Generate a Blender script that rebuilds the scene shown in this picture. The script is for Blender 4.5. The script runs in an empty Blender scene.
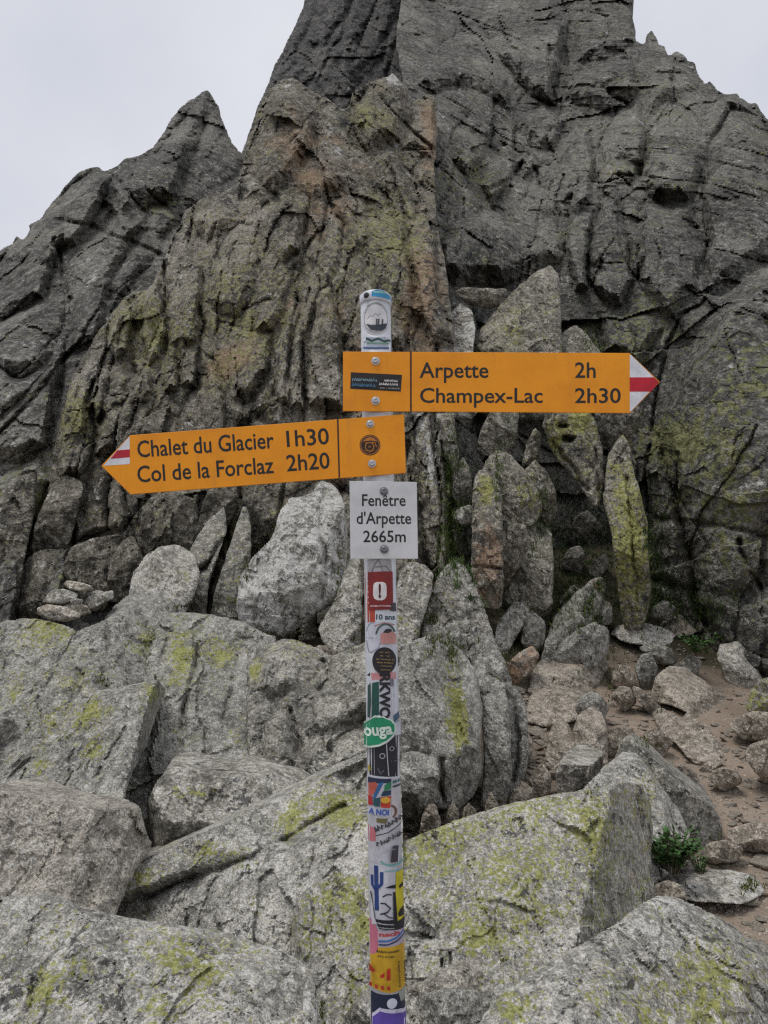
import bpy, bmesh, math, random
import numpy as np
from mathutils import Vector, Matrix

# ------------------------------------------------------------------ camera
S = bpy.context.scene
COL = S.collection
PITCH = math.radians(9.5)
FPX = 770.0
EYE = np.array([0.0, 0.0, 1.6])
cam_data = bpy.data.cameras.new("camera")
cam = bpy.data.objects.new("camera", cam_data)
COL.objects.link(cam)
cam.location = EYE
cam.rotation_euler = (math.radians(90) + PITCH, 0, 0)
cam_data.sensor_fit = 'VERTICAL'
cam_data.sensor_height = 36.0
cam_data.lens = 36.0 * FPX / 1024.0
cam_data.clip_start = 0.05
cam_data.clip_end = 600
S.camera = cam

# ------------------------------------------------------------------ world: bright overcast
world = bpy.data.worlds.new("World")
S.world = world
world.use_nodes = True
wn = world.node_tree
wn.nodes.clear()
SUN_EL, SUN_AZ = math.radians(70), math.radians(240)   # azimuth from +Y, clockwise: behind the camera
w_out = wn.nodes.new('ShaderNodeOutputWorld')
w_bg = wn.nodes.new('ShaderNodeBackground')
w_sky = wn.nodes.new('ShaderNodeTexSky')
w_sky.sky_type = 'NISHITA'
w_sky.sun_disc = False
w_sky.sun_elevation = SUN_EL
w_sky.sun_rotation = SUN_AZ
w_tc = wn.nodes.new('ShaderNodeTexCoord')
w_ns = wn.nodes.new('ShaderNodeTexNoise')
w_ns.inputs['Scale'].default_value = 2.3
w_ns.inputs['Detail'].default_value = 6
w_rp = wn.nodes.new('ShaderNodeValToRGB')
w_rp.color_ramp.elements[0].position = 0.3
w_rp.color_ramp.elements[0].color = (5.5, 5.75, 6.4, 1)
w_rp.color_ramp.elements[1].position = 0.68
w_rp.color_ramp.elements[1].color = (7.3, 7.4, 7.9, 1)
w_mx = wn.nodes.new('ShaderNodeMix')
w_mx.data_type = 'RGBA'
w_mx.inputs['Factor'].default_value = 0.94
wn.links.new(w_tc.outputs['Generated'], w_ns.inputs['Vector'])
wn.links.new(w_ns.outputs['Fac'], w_rp.inputs['Fac'])
wn.links.new(w_sky.outputs['Color'], w_mx.inputs['A'])
wn.links.new(w_rp.outputs['Color'], w_mx.inputs['B'])
wn.links.new(w_mx.outputs['Result'], w_bg.inputs['Color'])
w_bg.inputs['Strength'].default_value = 0.10
wn.links.new(w_bg.outputs['Background'], w_out.inputs['Surface'])

sun_data = bpy.data.lights.new("sun", 'SUN')
sun_data.energy = 1.5
sun_data.angle = math.radians(22)
sun_data.color = (1.0, 0.965, 0.91)
sun = bpy.data.objects.new("sun", sun_data)
COL.objects.link(sun)
sd = Vector((math.sin(SUN_AZ) * math.cos(SUN_EL), math.cos(SUN_AZ) * math.cos(SUN_EL), math.sin(SUN_EL)))
sun.rotation_euler = sd.to_track_quat('Z', 'Y').to_euler()
sun.location = (0, -10, 30)

S.view_settings.view_transform = 'Standard'
S.view_settings.look = 'None'
S.view_settings.gamma = 1.0
S.view_settings.exposure = 0.14
S.view_settings.use_curve_mapping = False
S.render.engine = 'CYCLES'
S.cycles.max_bounces = 5
S.cycles.use_denoising = False
S.cycles.filter_width = 1.3

# ------------------------------------------------------------------ picture <-> place
CP, SP = math.cos(PITCH), math.sin(PITCH)

def rays(px, py):
    a = (np.asarray(px, float) - 384.0) / FPX
    b = (512.0 - np.asarray(py, float)) / FPX
    return np.stack([a, CP - b * SP, SP + b * CP], -1)

def at(px, py, d):
    """world point seen at pixel px,py and d metres in front of the camera"""
    return EYE + rays(px, py) * np.asarray(d, float)[..., None]

def on_plane(px, py, Y):
    r = rays(px, py)
    return EYE + r * (Y / r[..., 1])[..., None]

# ------------------------------------------------------------------ numpy noise
def _hash(ix, iy, iz, seed=0):
    h = (ix.astype(np.int64) * 374761393 + iy.astype(np.int64) * 668265263 + iz.astype(np.int64) * 1274126177 + seed * 974634541) & 0xFFFFFFFF
    h = ((h ^ (h >> 13)) * 1274126177) & 0xFFFFFFFF
    h = ((h ^ (h >> 16)) * 2246822519) & 0xFFFFFFFF
    return (h ^ (h >> 15)) & 0xFFFFFFFF

_G = np.random.RandomState(5).normal(size=(256, 3))
_G /= np.linalg.norm(_G, axis=1)[:, None]

def perlin(P, seed=0):
    I = np.floor(P).astype(np.int64)
    F = P - I
    U = F * F * F * (F * (F * 6 - 15) + 10)
    out = np.zeros(len(P))
    for dx in (0, 1):
        wx = U[:, 0] if dx else 1 - U[:, 0]
        for dy in (0, 1):
            wy = U[:, 1] if dy else 1 - U[:, 1]
            for dz in (0, 1):
                wz = U[:, 2] if dz else 1 - U[:, 2]
                g = _G[_hash(I[:, 0] + dx, I[:, 1] + dy, I[:, 2] + dz, seed) & 255]
                out += wx * wy * wz * ((F[:, 0] - dx) * g[:, 0] + (F[:, 1] - dy) * g[:, 1] + (F[:, 2] - dz) * g[:, 2])
    return out * 1.5

def fbm(P, octv=4, seed=0, gain=0.5, ridged=False):
    a, s, t = 1.0, np.zeros(len(P)), 0.0
    Q = P.copy()
    for o in range(octv):
        n = perlin(Q, seed + o)
        if ridged:
            n = 1 - 2 * np.abs(n)
        s += a * n
        t += a
        a *= gain
        Q = Q * 2.03 + 7.1
    return s / t

def worley(P, seed=0):
    I = np.floor(P).astype(np.int64)
    F = P - I
    f1 = np.full(len(P), 9.0)
    f2 = np.full(len(P), 9.0)
    cid = np.zeros(len(P), np.int64)
    for dx in (-1, 0, 1):
        for dy in (-1, 0, 1):
            for dz in (-1, 0, 1):
                h = _hash(I[:, 0] + dx, I[:, 1] + dy, I[:, 2] + dz, seed)
                ox = (h & 1023) / 1023.0
                oy = ((h >> 10) & 1023) / 1023.0
                oz = ((h >> 20) & 1023) / 1023.0
                d = np.sqrt((F[:, 0] - dx - ox) ** 2 + (F[:, 1] - dy - oy) ** 2 + (F[:, 2] - dz - oz) ** 2)
                near = d < f1
                f2 = np.where(near, f1, np.minimum(f2, d))
                cid = np.where(near, h, cid)
                f1 = np.where(near, d, f1)
    return f1, f2, cid

def facets(P, seed=0):
    """broken rock: every cell is a plane with a tilt and an offset of its own"""
    I = np.floor(P).astype(np.int64)
    F = P - I
    f1 = np.full(len(P), 9.0)
    val = np.zeros(len(P))
    for dx in (-1, 0, 1):
        for dy in (-1, 0, 1):
            for dz in (-1, 0, 1):
                h = _hash(I[:, 0] + dx, I[:, 1] + dy, I[:, 2] + dz, seed)
                h2 = _hash(I[:, 0] + dx, I[:, 1] + dy, I[:, 2] + dz, seed + 77)
                ex = F[:, 0] - dx - (h & 1023) / 1023.0
                ey = F[:, 1] - dy - ((h >> 10) & 1023) / 1023.0
                ez = F[:, 2] - dz - ((h >> 20) & 1023) / 1023.0
                d = ex * ex + ey * ey + ez * ez
                near = d < f1
                v = ((h2 & 1023) / 511.5 - 1) * ex + (((h2 >> 10) & 1023) / 511.5 - 1) * ez + (((h2 >> 20) & 1023) / 1023.0 - .5) * .7
                val = np.where(near, v, val)
                f1 = np.where(near, d, f1)
    return val

def joints(P, ang, s, ratio, seed, wob=1.0, minw=0.0):
    """one set of parallel joints: slabs of uneven width, broken across, each stepped and tilted; returns (relief, crack)"""
    c, sn = math.cos(ang), math.sin(ang)
    a = P[:, 0] * c + P[:, 2] * sn + P[:, 1] * .06
    b = -P[:, 0] * sn + P[:, 2] * c
    Q = np.stack([a / (s * 3), P[:, 1] / (s * 9), b / (s * 7)], -1)
    u = a / s + fbm(Q, 3, seed) * 1.5 * wob + fbm(P / (s * .45), 3, seed + 1) * .10 * wob
    i = np.floor(u)
    f = u - i
    ii = i.astype(np.int64)
    z0 = np.zeros_like(ii)
    h1 = (_hash(ii, z0, z0, seed) & 4095) / 4095.0
    v = b / (s * ratio) + h1 * 9 + fbm(P / (s * .8), 2, seed + 2) * .09 + (f - .5) * (h1 - .5) * .5
    j = np.floor(v)
    g = v - j
    jj = j.astype(np.int64)
    h2 = (_hash(ii, jj, z0, seed + 3) & 4095) / 4095.0 - .5
    h3 = (_hash(ii, jj, z0 + 1, seed + 4) & 4095) / 4095.0 - .5
    h4 = (_hash(ii, jj, z0 + 2, seed + 5) & 4095) / 4095.0 - .5
    rel = h2 + h3 * (f - .5) * 1.8 + h4 * (g - .5) * .9
    e = np.minimum(f, 1 - f)
    eg = np.minimum(g, 1 - g) * ratio
    # which joint the point is next to: a few of them gape
    near = ii + (f > .5)
    hj = (_hash(near, z0, z0, seed + 9) & 4095) / 4095.0
    w1 = np.maximum(.045, minw) * np.where(hj > .72, 1.7, 1.0)
    crack = np.exp(-(e / w1) ** 2) * np.where(hj > .72, 2.4, (hj > .3) * .8) + np.exp(-(eg / np.maximum(.05, minw)) ** 2) * (h2 > .26) * .7
    return rel, crack

def n2(px, py, scale, octv=3, seed=0):
    P = np.stack([px / scale, py / scale, np.full(len(px), 3.3 + seed * 1.7)], -1)
    return fbm(P, octv, seed)

# ------------------------------------------------------------------ polygons in the picture
def poly_dist(px, py, poly, closed=True):
    A = np.asarray(poly, float)
    B = np.roll(A, -1, 0) if closed else A[1:]
    if not closed:
        A = A[:-1]
    best = np.full(len(px), 1e18)
    bx = np.zeros(len(px))
    by = np.zeros(len(px))
    for a, b in zip(A, B):
        d = b - a
        L = max(d @ d, 1e-9)
        t = np.clip(((px - a[0]) * d[0] + (py - a[1]) * d[1]) / L, 0, 1)
        qx, qy = a[0] + t * d[0], a[1] + t * d[1]
        dd = (px - qx) ** 2 + (py - qy) ** 2
        m = dd < best
        best = np.where(m, dd, best)
        bx = np.where(m, qx, bx)
        by = np.where(m, qy, by)
    return np.sqrt(best), bx, by

def poly_in(px, py, poly):
    A = np.asarray(poly, float)
    B = np.roll(A, -1, 0)
    ins = np.zeros(len(px), bool)
    for a, b in zip(A, B):
        c = (a[1] > py) != (b[1] > py)
        if not c.any() or a[1] == b[1]:
            continue
        x = a[0] + (py - a[1]) / (b[1] - a[1]) * (b[0] - a[0])
        ins ^= c & (px < x)
    return ins

def rough_outline(poly, step, amp, seed, soft=1):
    A = np.asarray(poly, float)
    for _ in range(soft):                                   # one corner-cutting pass
        B = np.roll(A, -1, 0)
        A = np.stack([A * .88 + B * .12, A * .12 + B * .88], 1).reshape(-1, 2)
    out = []
    for a, b in zip(A, np.roll(A, -1, 0)):
        n = max(1, int(np.linalg.norm(b - a) / step))
        for i in range(n):
            out.append(a + (b - a) * i / n)
    R = np.array(out)
    x, y = R[:, 0], R[:, 1]
    sc = amp * 5 + 4
    dx = n2(x, y, sc, 4, seed) * amp * 1.6
    dy = n2(x, y, sc, 4, seed + 9) * amp * 1.6
    return np.stack([x + dx, y + dy], -1)

def tps(ctrl):
    """smooth depth through (px, py, d) points, interpolated in 1/d; returns f(px,py)"""
    C = np.array(ctrl, float)
    if len(C) == 1:
        return lambda x, y: np.full(len(x), C[0, 2])
    if len(C) == 2:
        (x0, y0, d0), (x1, y1, d1) = C
        dx, dy = x1 - x0, y1 - y0
        L = dx * dx + dy * dy
        return lambda x, y: 1 / np.clip(1 / d0 + ((x - x0) * dx + (y - y0) * dy) / L * (1 / d1 - 1 / d0), .012, 1.2)
    X, Y, V = C[:, 0] / 100, C[:, 1] / 100, 1 / C[:, 2]
    if len(C) == 3:
        M = np.stack([np.ones(3), X, Y], -1)
        k = np.linalg.solve(M, V)
        return lambda x, y: 1 / np.clip(k[0] + k[1] * x / 100 + k[2] * y / 100, .012, 1.2)
    def U(r2):
        return np.where(r2 > 1e-12, r2 * np.log(np.maximum(r2, 1e-12)), 0)
    n = len(C)
    K = U((X[:, None] - X) ** 2 + (Y[:, None] - Y) ** 2) + np.eye(n) * 1e-6
    Pm = np.stack([np.ones(n), X, Y], -1)
    A = np.block([[K, Pm], [Pm.T, np.zeros((3, 3))]])
    w = np.linalg.solve(A, np.concatenate([V, np.zeros(3)]))
    def f(x, y):
        x = x / 100
        y = y / 100
        s = w[n] + w[n + 1] * x + w[n + 2] * y
        for i in range(n):
            s = s + w[i] * U((x - X[i]) ** 2 + (y - Y[i]) ** 2)
        return 1 / np.clip(s, .012, 1.2)
    return f

def smax(a, b, k):
    h = np.clip(.5 + .5 * (a - b) / k, 0, 1)
    return b * (1 - h) + a * h + k * h * (1 - h)

# ------------------------------------------------------------------ tagging
def tag(o, label=None, cat=None, group=None, kind=None):
    if label: o['label'] = label
    if cat: o['category'] = cat
    if group: o['group'] = group
    if kind: o['kind'] = kind
    return o

def link_mesh(name, V, F, mats, parent=None, smooth=True, attrs=None, base=False, midx=None):
    V = np.asarray(V, float)
    off = np.zeros(3)
    if base:
        off = np.array([(V[:, 0].min() + V[:, 0].max()) / 2, (V[:, 1].min() + V[:, 1].max()) / 2, V[:, 2].min()])
    me = bpy.data.meshes.new(name)
    me.from_pydata((V - off).tolist(), [], F.tolist() if hasattr(F, 'tolist') else F)
    for m in mats:
        me.materials.append(m)
    if midx is not None:
        me.polygons.foreach_set('material_index', np.asarray(midx, np.int32))
    if smooth:
        me.polygons.foreach_set('use_smooth', np.ones(len(me.polygons), bool))
    if attrs:
        for k, v in attrs.items():
            at_ = me.attributes.new(k, 'FLOAT', 'POINT')
            at_.data.foreach_set('value', np.asarray(v, np.float32))
    me.update()
    o = bpy.data.objects.new(name, me)
    o.location = off
    COL.objects.link(o)
    if parent:
        o.parent = parent
    return o

# ------------------------------------------------------------------ the rock builder
def rock(name, poly, ctrl, mat, label=None, cat='boulder', group=None, kind=None, seed=1, res=2.0,
         nf=5, facet=1.0, planes=(), edge=0.30, ang=1.0, rough=1.2, bump=1.0, chunks=(), cracks=(), cols=None,
         lich=.3, blobs=(), rust=0.0, rblobs=(), thick=1.0, fine=1.0, fmax=.6, soft=1, back=3, pale=0.0, pblobs=(), lw=1.6, sit=False, ext=.12, chs=1.0):
    """A solid rock. poly is its outline from the camera, ctrl its front depth in metres, the rest its relief:
    a faceted front, rounded edges, chunks (standing blocks), cracks, and a tapered back as thick as it is wide."""
    rs = np.random.RandomState(seed)
    if sit:                                                  # rest it on the ground and let its foot sink in
        A = np.array(poly, float)
        yb = A[:, 1].max()
        h = yb - A[:, 1].min()
        xb = A[A[:, 1] > yb - .35 * h, 0].mean()
        gd = ground_depth(xb, yb - .06 * h)
        x_, y_ = A[:, 0], A[:, 1]
        rr = math.sqrt(abs((x_ * np.roll(y_, -1) - np.roll(x_, -1) * y_).sum() / 2) / math.pi)
        k = gd * (1 - (.75 if sit is True else sit) * rr / FPX) / tps(ctrl)(np.array([xb]), np.array([yb]))[0]
        ctrl = [(c[0], c[1], c[2] * k) for c in ctrl]
        planes = [[(c[0], c[1], c[2] * k) for c in pl] for pl in planes]
        low = np.clip((A[:, 1] - (yb - .45 * h)) / (.45 * h), 0, 1)
        A[:, 1] += low * ext * h
        poly = A
    O = rough_outline(poly, max(2.0, res), rough, seed, soft)
    x0, y0 = O.min(0) - res
    x1, y1 = O.max(0) + 2 * res
    gx, gy = np.arange(x0, x1, res), np.arange(y0, y1, res)
    X, Y = np.meshgrid(gx, gy)
    nx, ny = len(gx), len(gy)
    px, py = X.ravel(), Y.ravel()
    ins = poly_in(px, py, O)
    I = np.arange(nx * ny).reshape(ny, nx)
    q = np.stack([I[:-1, :-1], I[1:, :-1], I[1:, 1:], I[:-1, 1:]], -1).reshape(-1, 4)
    q = q[ins[q].sum(1) >= 2]
    used = np.unique(q)
    mp = np.full(nx * ny, -1)
    mp[used] = np.arange(len(used))
    q = mp[q]
    px, py, ins = px[used].copy(), py[used].copy(), ins[used]
    ed, bx, by = poly_dist(px, py, O)
    px = np.where(ins, px, bx)
    py = np.where(ins, py, by)
    ed = np.where(ins, ed, 0)

    f = tps(ctrl)
    D0 = f(px, py)
    A = np.asarray(poly, float)
    B = np.roll(A, -1, 0)
    area = abs((A[:, 0] * B[:, 1] - B[:, 0] * A[:, 1]).sum() / 2)
    r = math.sqrt(area / math.pi)
    cx, cy = px.mean(), py.mean()
    dm = float(np.median(D0))
    m = dm / FPX
    R = r * m
    P0 = at(px, py, D0)
    D = D0.copy()
    for pl in planes:
        D = smax(D, tps(pl)(px, py), R * .02)
    if nf:
        rel = np.zeros(len(px))
        th0 = rs.uniform(0, 6.28)
        ext = (A - [cx, cy])
        for i in range(nf):
            th = th0 + 6.283 * (i + rs.uniform(-.3, .3)) / nf
            n = np.array([math.cos(th), math.sin(th)])
            reach = (ext @ n).max()
            rho = reach * rs.uniform(.1, fmax)
            s = rs.uniform(.35, 1.3) * facet
            rel = smax(rel, s * m * ((px - cx) * n[0] + (py - cy) * n[1] - rho), R * .015)
        D += rel
    # rounded outline
    w = max(edge * r * .5, 2.0)
    t = np.clip(ed / w, 0, 1)
    D += (1 - np.sqrt(1 - (1 - t) ** 2)) * w * m * 1.1
    # warped picture coordinates for chunks and cracks
    wx = px + n2(px, py, 30, 3, seed + 3) * 4 + n2(px, py, 7, 2, seed + 4) * 1.6
    wy = py + n2(px, py, 34, 3, seed + 5) * 5 + n2(px, py, 8, 2, seed + 6) * 1.6
    for ci, ch in enumerate(chunks):
        cp, prot = ch[0], ch[1] * chs
        cw = (ch[2] if len(ch) > 2 else 9) * .4
        C = np.asarray(cp, float)
        lo, hi = C.min(0) - 16, C.max(0) + 16
        sel = np.where((wx > lo[0]) & (wx < hi[0]) & (wy > lo[1]) & (wy < hi[1]))[0]
        if not len(sel):
            continue
        sx, sy = wx[sel], wy[sel]
        dd, qx_, qy_ = poly_dist(sx, sy, C)
        side = np.abs(sx - qx_) / (np.abs(sx - qx_) + np.abs(sy - qy_) + 1e-6)
        side = np.where(qy_ < C[:, 1].mean(), np.maximum(side, .6), side)     # ribs run out at the foot, their flanks stay sharp
        inn = poly_in(sx, sy, C)
        mm = D0[sel] / FPX
        c = C.mean(0)
        rc = np.random.RandomState(seed * 100 + ci)
        g = rc.uniform(-1, 1, 2) * .8
        tilt = ((sx - c[0]) * g[0] + (sy - c[1]) * g[1] * .5) * mm
        tt = np.clip(dd / (cw * (1 + 2.2 * (1 - side))), 0, 1)
        prof = tt
        # a ridge down the middle of the block
        nd = rc.uniform(-.6, .6)
        ridge = -np.minimum(np.abs((sx - c[0]) - nd * (sy - c[1]) * .2 + rc.uniform(-6, 6)) * mm * rc.uniform(.2, .8), prot * .9)
        D[sel] -= np.where(inn, prof * prot - (tilt - ridge) * prof * .8, 0)
        gate = np.clip(.38 + 1.4 * n2(px[sel], py[sel], 40, 2, seed + ci), 0, 1)
        gro = np.exp(-(dd / max(1.4, 1.25 * res)) ** 2) * mm * rc.uniform(3, 13) * gate * (.12 + .88 * side)
        D[sel] += gro
    for cr in cracks:
        C = np.asarray(cr[0], float)
        cwid = cr[1] if len(cr) > 1 else 2.2
        dep = cr[2] if len(cr) > 2 else 10
        dd, _, _ = poly_dist(wx, wy, C, closed=False)
        taper = np.clip(.75 + .9 * n2(px, py, 25, 2, seed + 13), .15, 1.2)
        D += np.exp(-(dd / max(cwid * .7, 1.2 * res)) ** 2) * D0 / FPX * dep * taper * (1.6 if kind != 'structure' else .8)
    if cols:
        for (ang_, js, ratio, amp, groove, sd_) in cols:
            rel, crk = joints(P0, math.radians(ang_), js, ratio, sd_, 1.0, 1.3 * res * D0 / FPX / js)
            gate = np.clip(.55 + 1.5 * fbm(P0 / (js * 4), 2, sd_ + 8), .12, 1)
            D += rel * amp * gate + crk * groove * gate
    elif ang:
        # a boulder breaks along two joint sets of its own
        for q_, (a_, js) in enumerate(((rs.uniform(-70, 70), .62), (rs.uniform(-70, 70), .30))):
            rel, crk = joints(P0, math.radians(a_), R * js, rs.uniform(1.6, 3), seed * 7 + q_, 1.0, 1.3 * res * m / (R * js))
            gate = np.clip(.35 + 1.8 * fbm(P0 / (R * .6), 2, seed + 8 + q_), 0, 1)
            D += (rel * js * .13 * R + crk * .018 * R) * gate * ang
    # natural relief
    Pn = P0 * np.array([1.0, .3, .62]) if kind == 'structure' else P0
    Lw = min(R, lw)
    if ang:
        Qa = (P0 + np.stack([.3 * P0[:, 2], 0 * px, 0 * px], -1)) / np.array([Lw * .5, Lw * 1.2, Lw * .95]) + fbm(P0 / (Lw * .5), 3, seed + 33)[:, None] * .22
        D += facets(Qa, seed + 34) * Lw * .085 * (ang if kind != 'structure' else .25 * ang)
        Qa = P0 / np.array([Lw * .18, Lw * .5, Lw * .34]) + fbm(P0 / (Lw * .2), 3, seed + 35)[:, None] * .25
        D += facets(Qa, seed + 36) * Lw * .032 * ang
        Qa = P0 / np.array([Lw * .075, Lw * .2, Lw * .12]) + fbm(P0 / (Lw * .1), 2, seed + 37)[:, None] * .25
        D += facets(Qa, seed + 38) * Lw * .012 * ang
    D += fbm(Pn / (Lw * .9), 3, seed + 20) * Lw * (.085 if kind != 'structure' else .025) * bump
    rg = fbm(Pn / (Lw * .45) + fbm(Pn / Lw, 2, seed + 31)[:, None] * .6, 4, seed + 30, ridged=True)
    D -= rg * Lw * (.03 if kind != 'structure' else .010) * bump
    D += fbm(Pn / (7 * m * res), 4, seed + 40, gain=.6) * m * 3.6 * fine
    Pf = at(px, py, D)
    # relief across the line of sight, fading to nothing at the outline
    fade = np.clip(ed / (3 * res), 0, 1)[:, None]
    jit = np.stack([fbm(P0 / (14 * m), 3, seed + 50), fbm(P0 / (14 * m), 3, seed + 51), fbm(P0 / (14 * m), 3, seed + 52)], -1)
    Pf = Pf + jit * m * (2.2 if kind != 'structure' else 1.2) * fade
    # back
    E = np.concatenate([q[:, [0, 1]], q[:, [1, 2]], q[:, [2, 3]], q[:, [3, 0]]])
    key = np.sort(E, 1)
    k1 = key[:, 0].astype(np.int64) * (len(px) + 1) + key[:, 1]
    u, idx, cnt = np.unique(k1, return_index=True, return_counts=True)
    be = E[idx[cnt == 1]]
    bv = np.unique(be)
    bm_ = np.full(len(px), -1)
    bm_[bv] = np.arange(len(bv))
    V = [Pf]
    F = [q]
    prev = bv
    nV = len(Pf)
    prof = [(.93, .45), (.72, .95), (.35, 1.3)][:back]
    zmin = Pf[:, 2].min() - .05
    for (sc, dp) in prof:
        bxp = cx + (px[bv] - cx) * sc
        byp = cy + (py[bv] - cy) * sc
        bd = D[bv] + dp * R * thick * (1 + .25 * n2(bxp, byp, r * .6 + 5, 2, seed + 60))
        ring = at(bxp, byp, bd)
        ring[:, 2] = np.maximum(ring[:, 2], zmin)
        ids = np.arange(nV, nV + len(bv))
        a, b = bm_[be[:, 0]], bm_[be[:, 1]]
        F.append(np.stack([prev[b], prev[a], ids[a], ids[b]], -1))
        V.append(ring)
        prev = ids
        nV += len(bv)
    cen = V[-1].mean(0, keepdims=True)
    V.append(cen)
    a, b = bm_[be[:, 0]], bm_[be[:, 1]]
    tri = np.stack([prev[b], prev[a], np.full(len(a), nV)], -1)
    V = np.concatenate(V)
    faces = np.concatenate(F).tolist() + tri.tolist()
    # lichen and rust: patches where they grow on the stone
    def patch(level, bl, sd_, k=.30):
        v = np.full(len(px), float(level)) + fbm(P0 / max(.35 * R, .08), 3, sd_) * k
        for b_ in bl:
            bx_, by_, br_, bs_ = b_[:4]
            ry_ = b_[4] if len(b_) > 4 else br_
            v += bs_ * np.exp(-(((px - bx_) / br_) ** 2 + ((py - by_) / ry_) ** 2))
        out = np.full(len(V), float(level))
        out[:len(px)] = v
        return out
    attrs = {'lichen': patch(lich, blobs, seed + 70), 'rust': patch(rust, rblobs, seed + 80, .2), 'pale': patch(pale, pblobs, seed + 90, .2)}
    o = link_mesh(name, V, faces, [mat], base=(kind != 'structure'), attrs=attrs, smooth=False)
    tag(o, label, cat if kind != 'structure' else None, group, kind)
    return o
# ------------------------------------------------------------------ materials
class NT:
    def __init__(s, name):
        s.m = bpy.data.materials.new(name)
        s.m.use_nodes = True
        s.t = s.m.node_tree
        s.t.nodes.clear()
        s.out = s.n('ShaderNodeOutputMaterial')
        s.bsdf = s.n('ShaderNodeBsdfPrincipled')
        s.l(s.bsdf.outputs[0], s.out.inputs['Surface'])
    def n(s, k, **kw):
        n = s.t.nodes.new(k)
        for a, b in kw.items():
            setattr(n, a, b)
        return n
    def l(s, a, b):
        s.t.links.new(a, b)
    def put(s, sock, v):
        if hasattr(v, 'links'):
            s.l(v, sock)
        elif isinstance(v, tuple) and len(v) == 3 and sock.type == 'RGBA':
            sock.default_value = (*v, 1)
        else:
            sock.default_value = v
    def noise(s, vec, scale, detail=4, rough=.6, dist=0.0):
        n = s.n('ShaderNodeTexNoise')
        s.l(vec, n.inputs['Vector'])
        n.inputs['Scale'].default_value = scale
        n.inputs['Detail'].default_value = detail
        n.inputs['Roughness'].default_value = rough
        n.inputs['Distortion'].default_value = dist
        return n.outputs['Fac']
    def step(s, v, lo, hi):
        n = s.n('ShaderNodeMapRange', interpolation_type='SMOOTHSTEP')
        s.put(n.inputs[0], v)
        n.inputs[1].default_value = lo
        n.inputs[2].default_value = hi
        return n.outputs[0]
    def mix(s, f, a, b, mode='MIX'):
        n = s.n('ShaderNodeMix', data_type='RGBA', blend_type=mode)
        s.put(n.inputs['Factor'], f)
        s.put(n.inputs['A'], a)
        s.put(n.inputs['B'], b)
        return n.outputs['Result']
    def math(s, op, a, b=0.0):
        n = s.n('ShaderNodeMath', operation=op)
        s.put(n.inputs[0], a)
        s.put(n.inputs[1], b)
        return n.outputs[0]
    def attr(s, name):
        return s.n('ShaderNodeAttribute', attribute_name=name).outputs['Fac']

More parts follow.
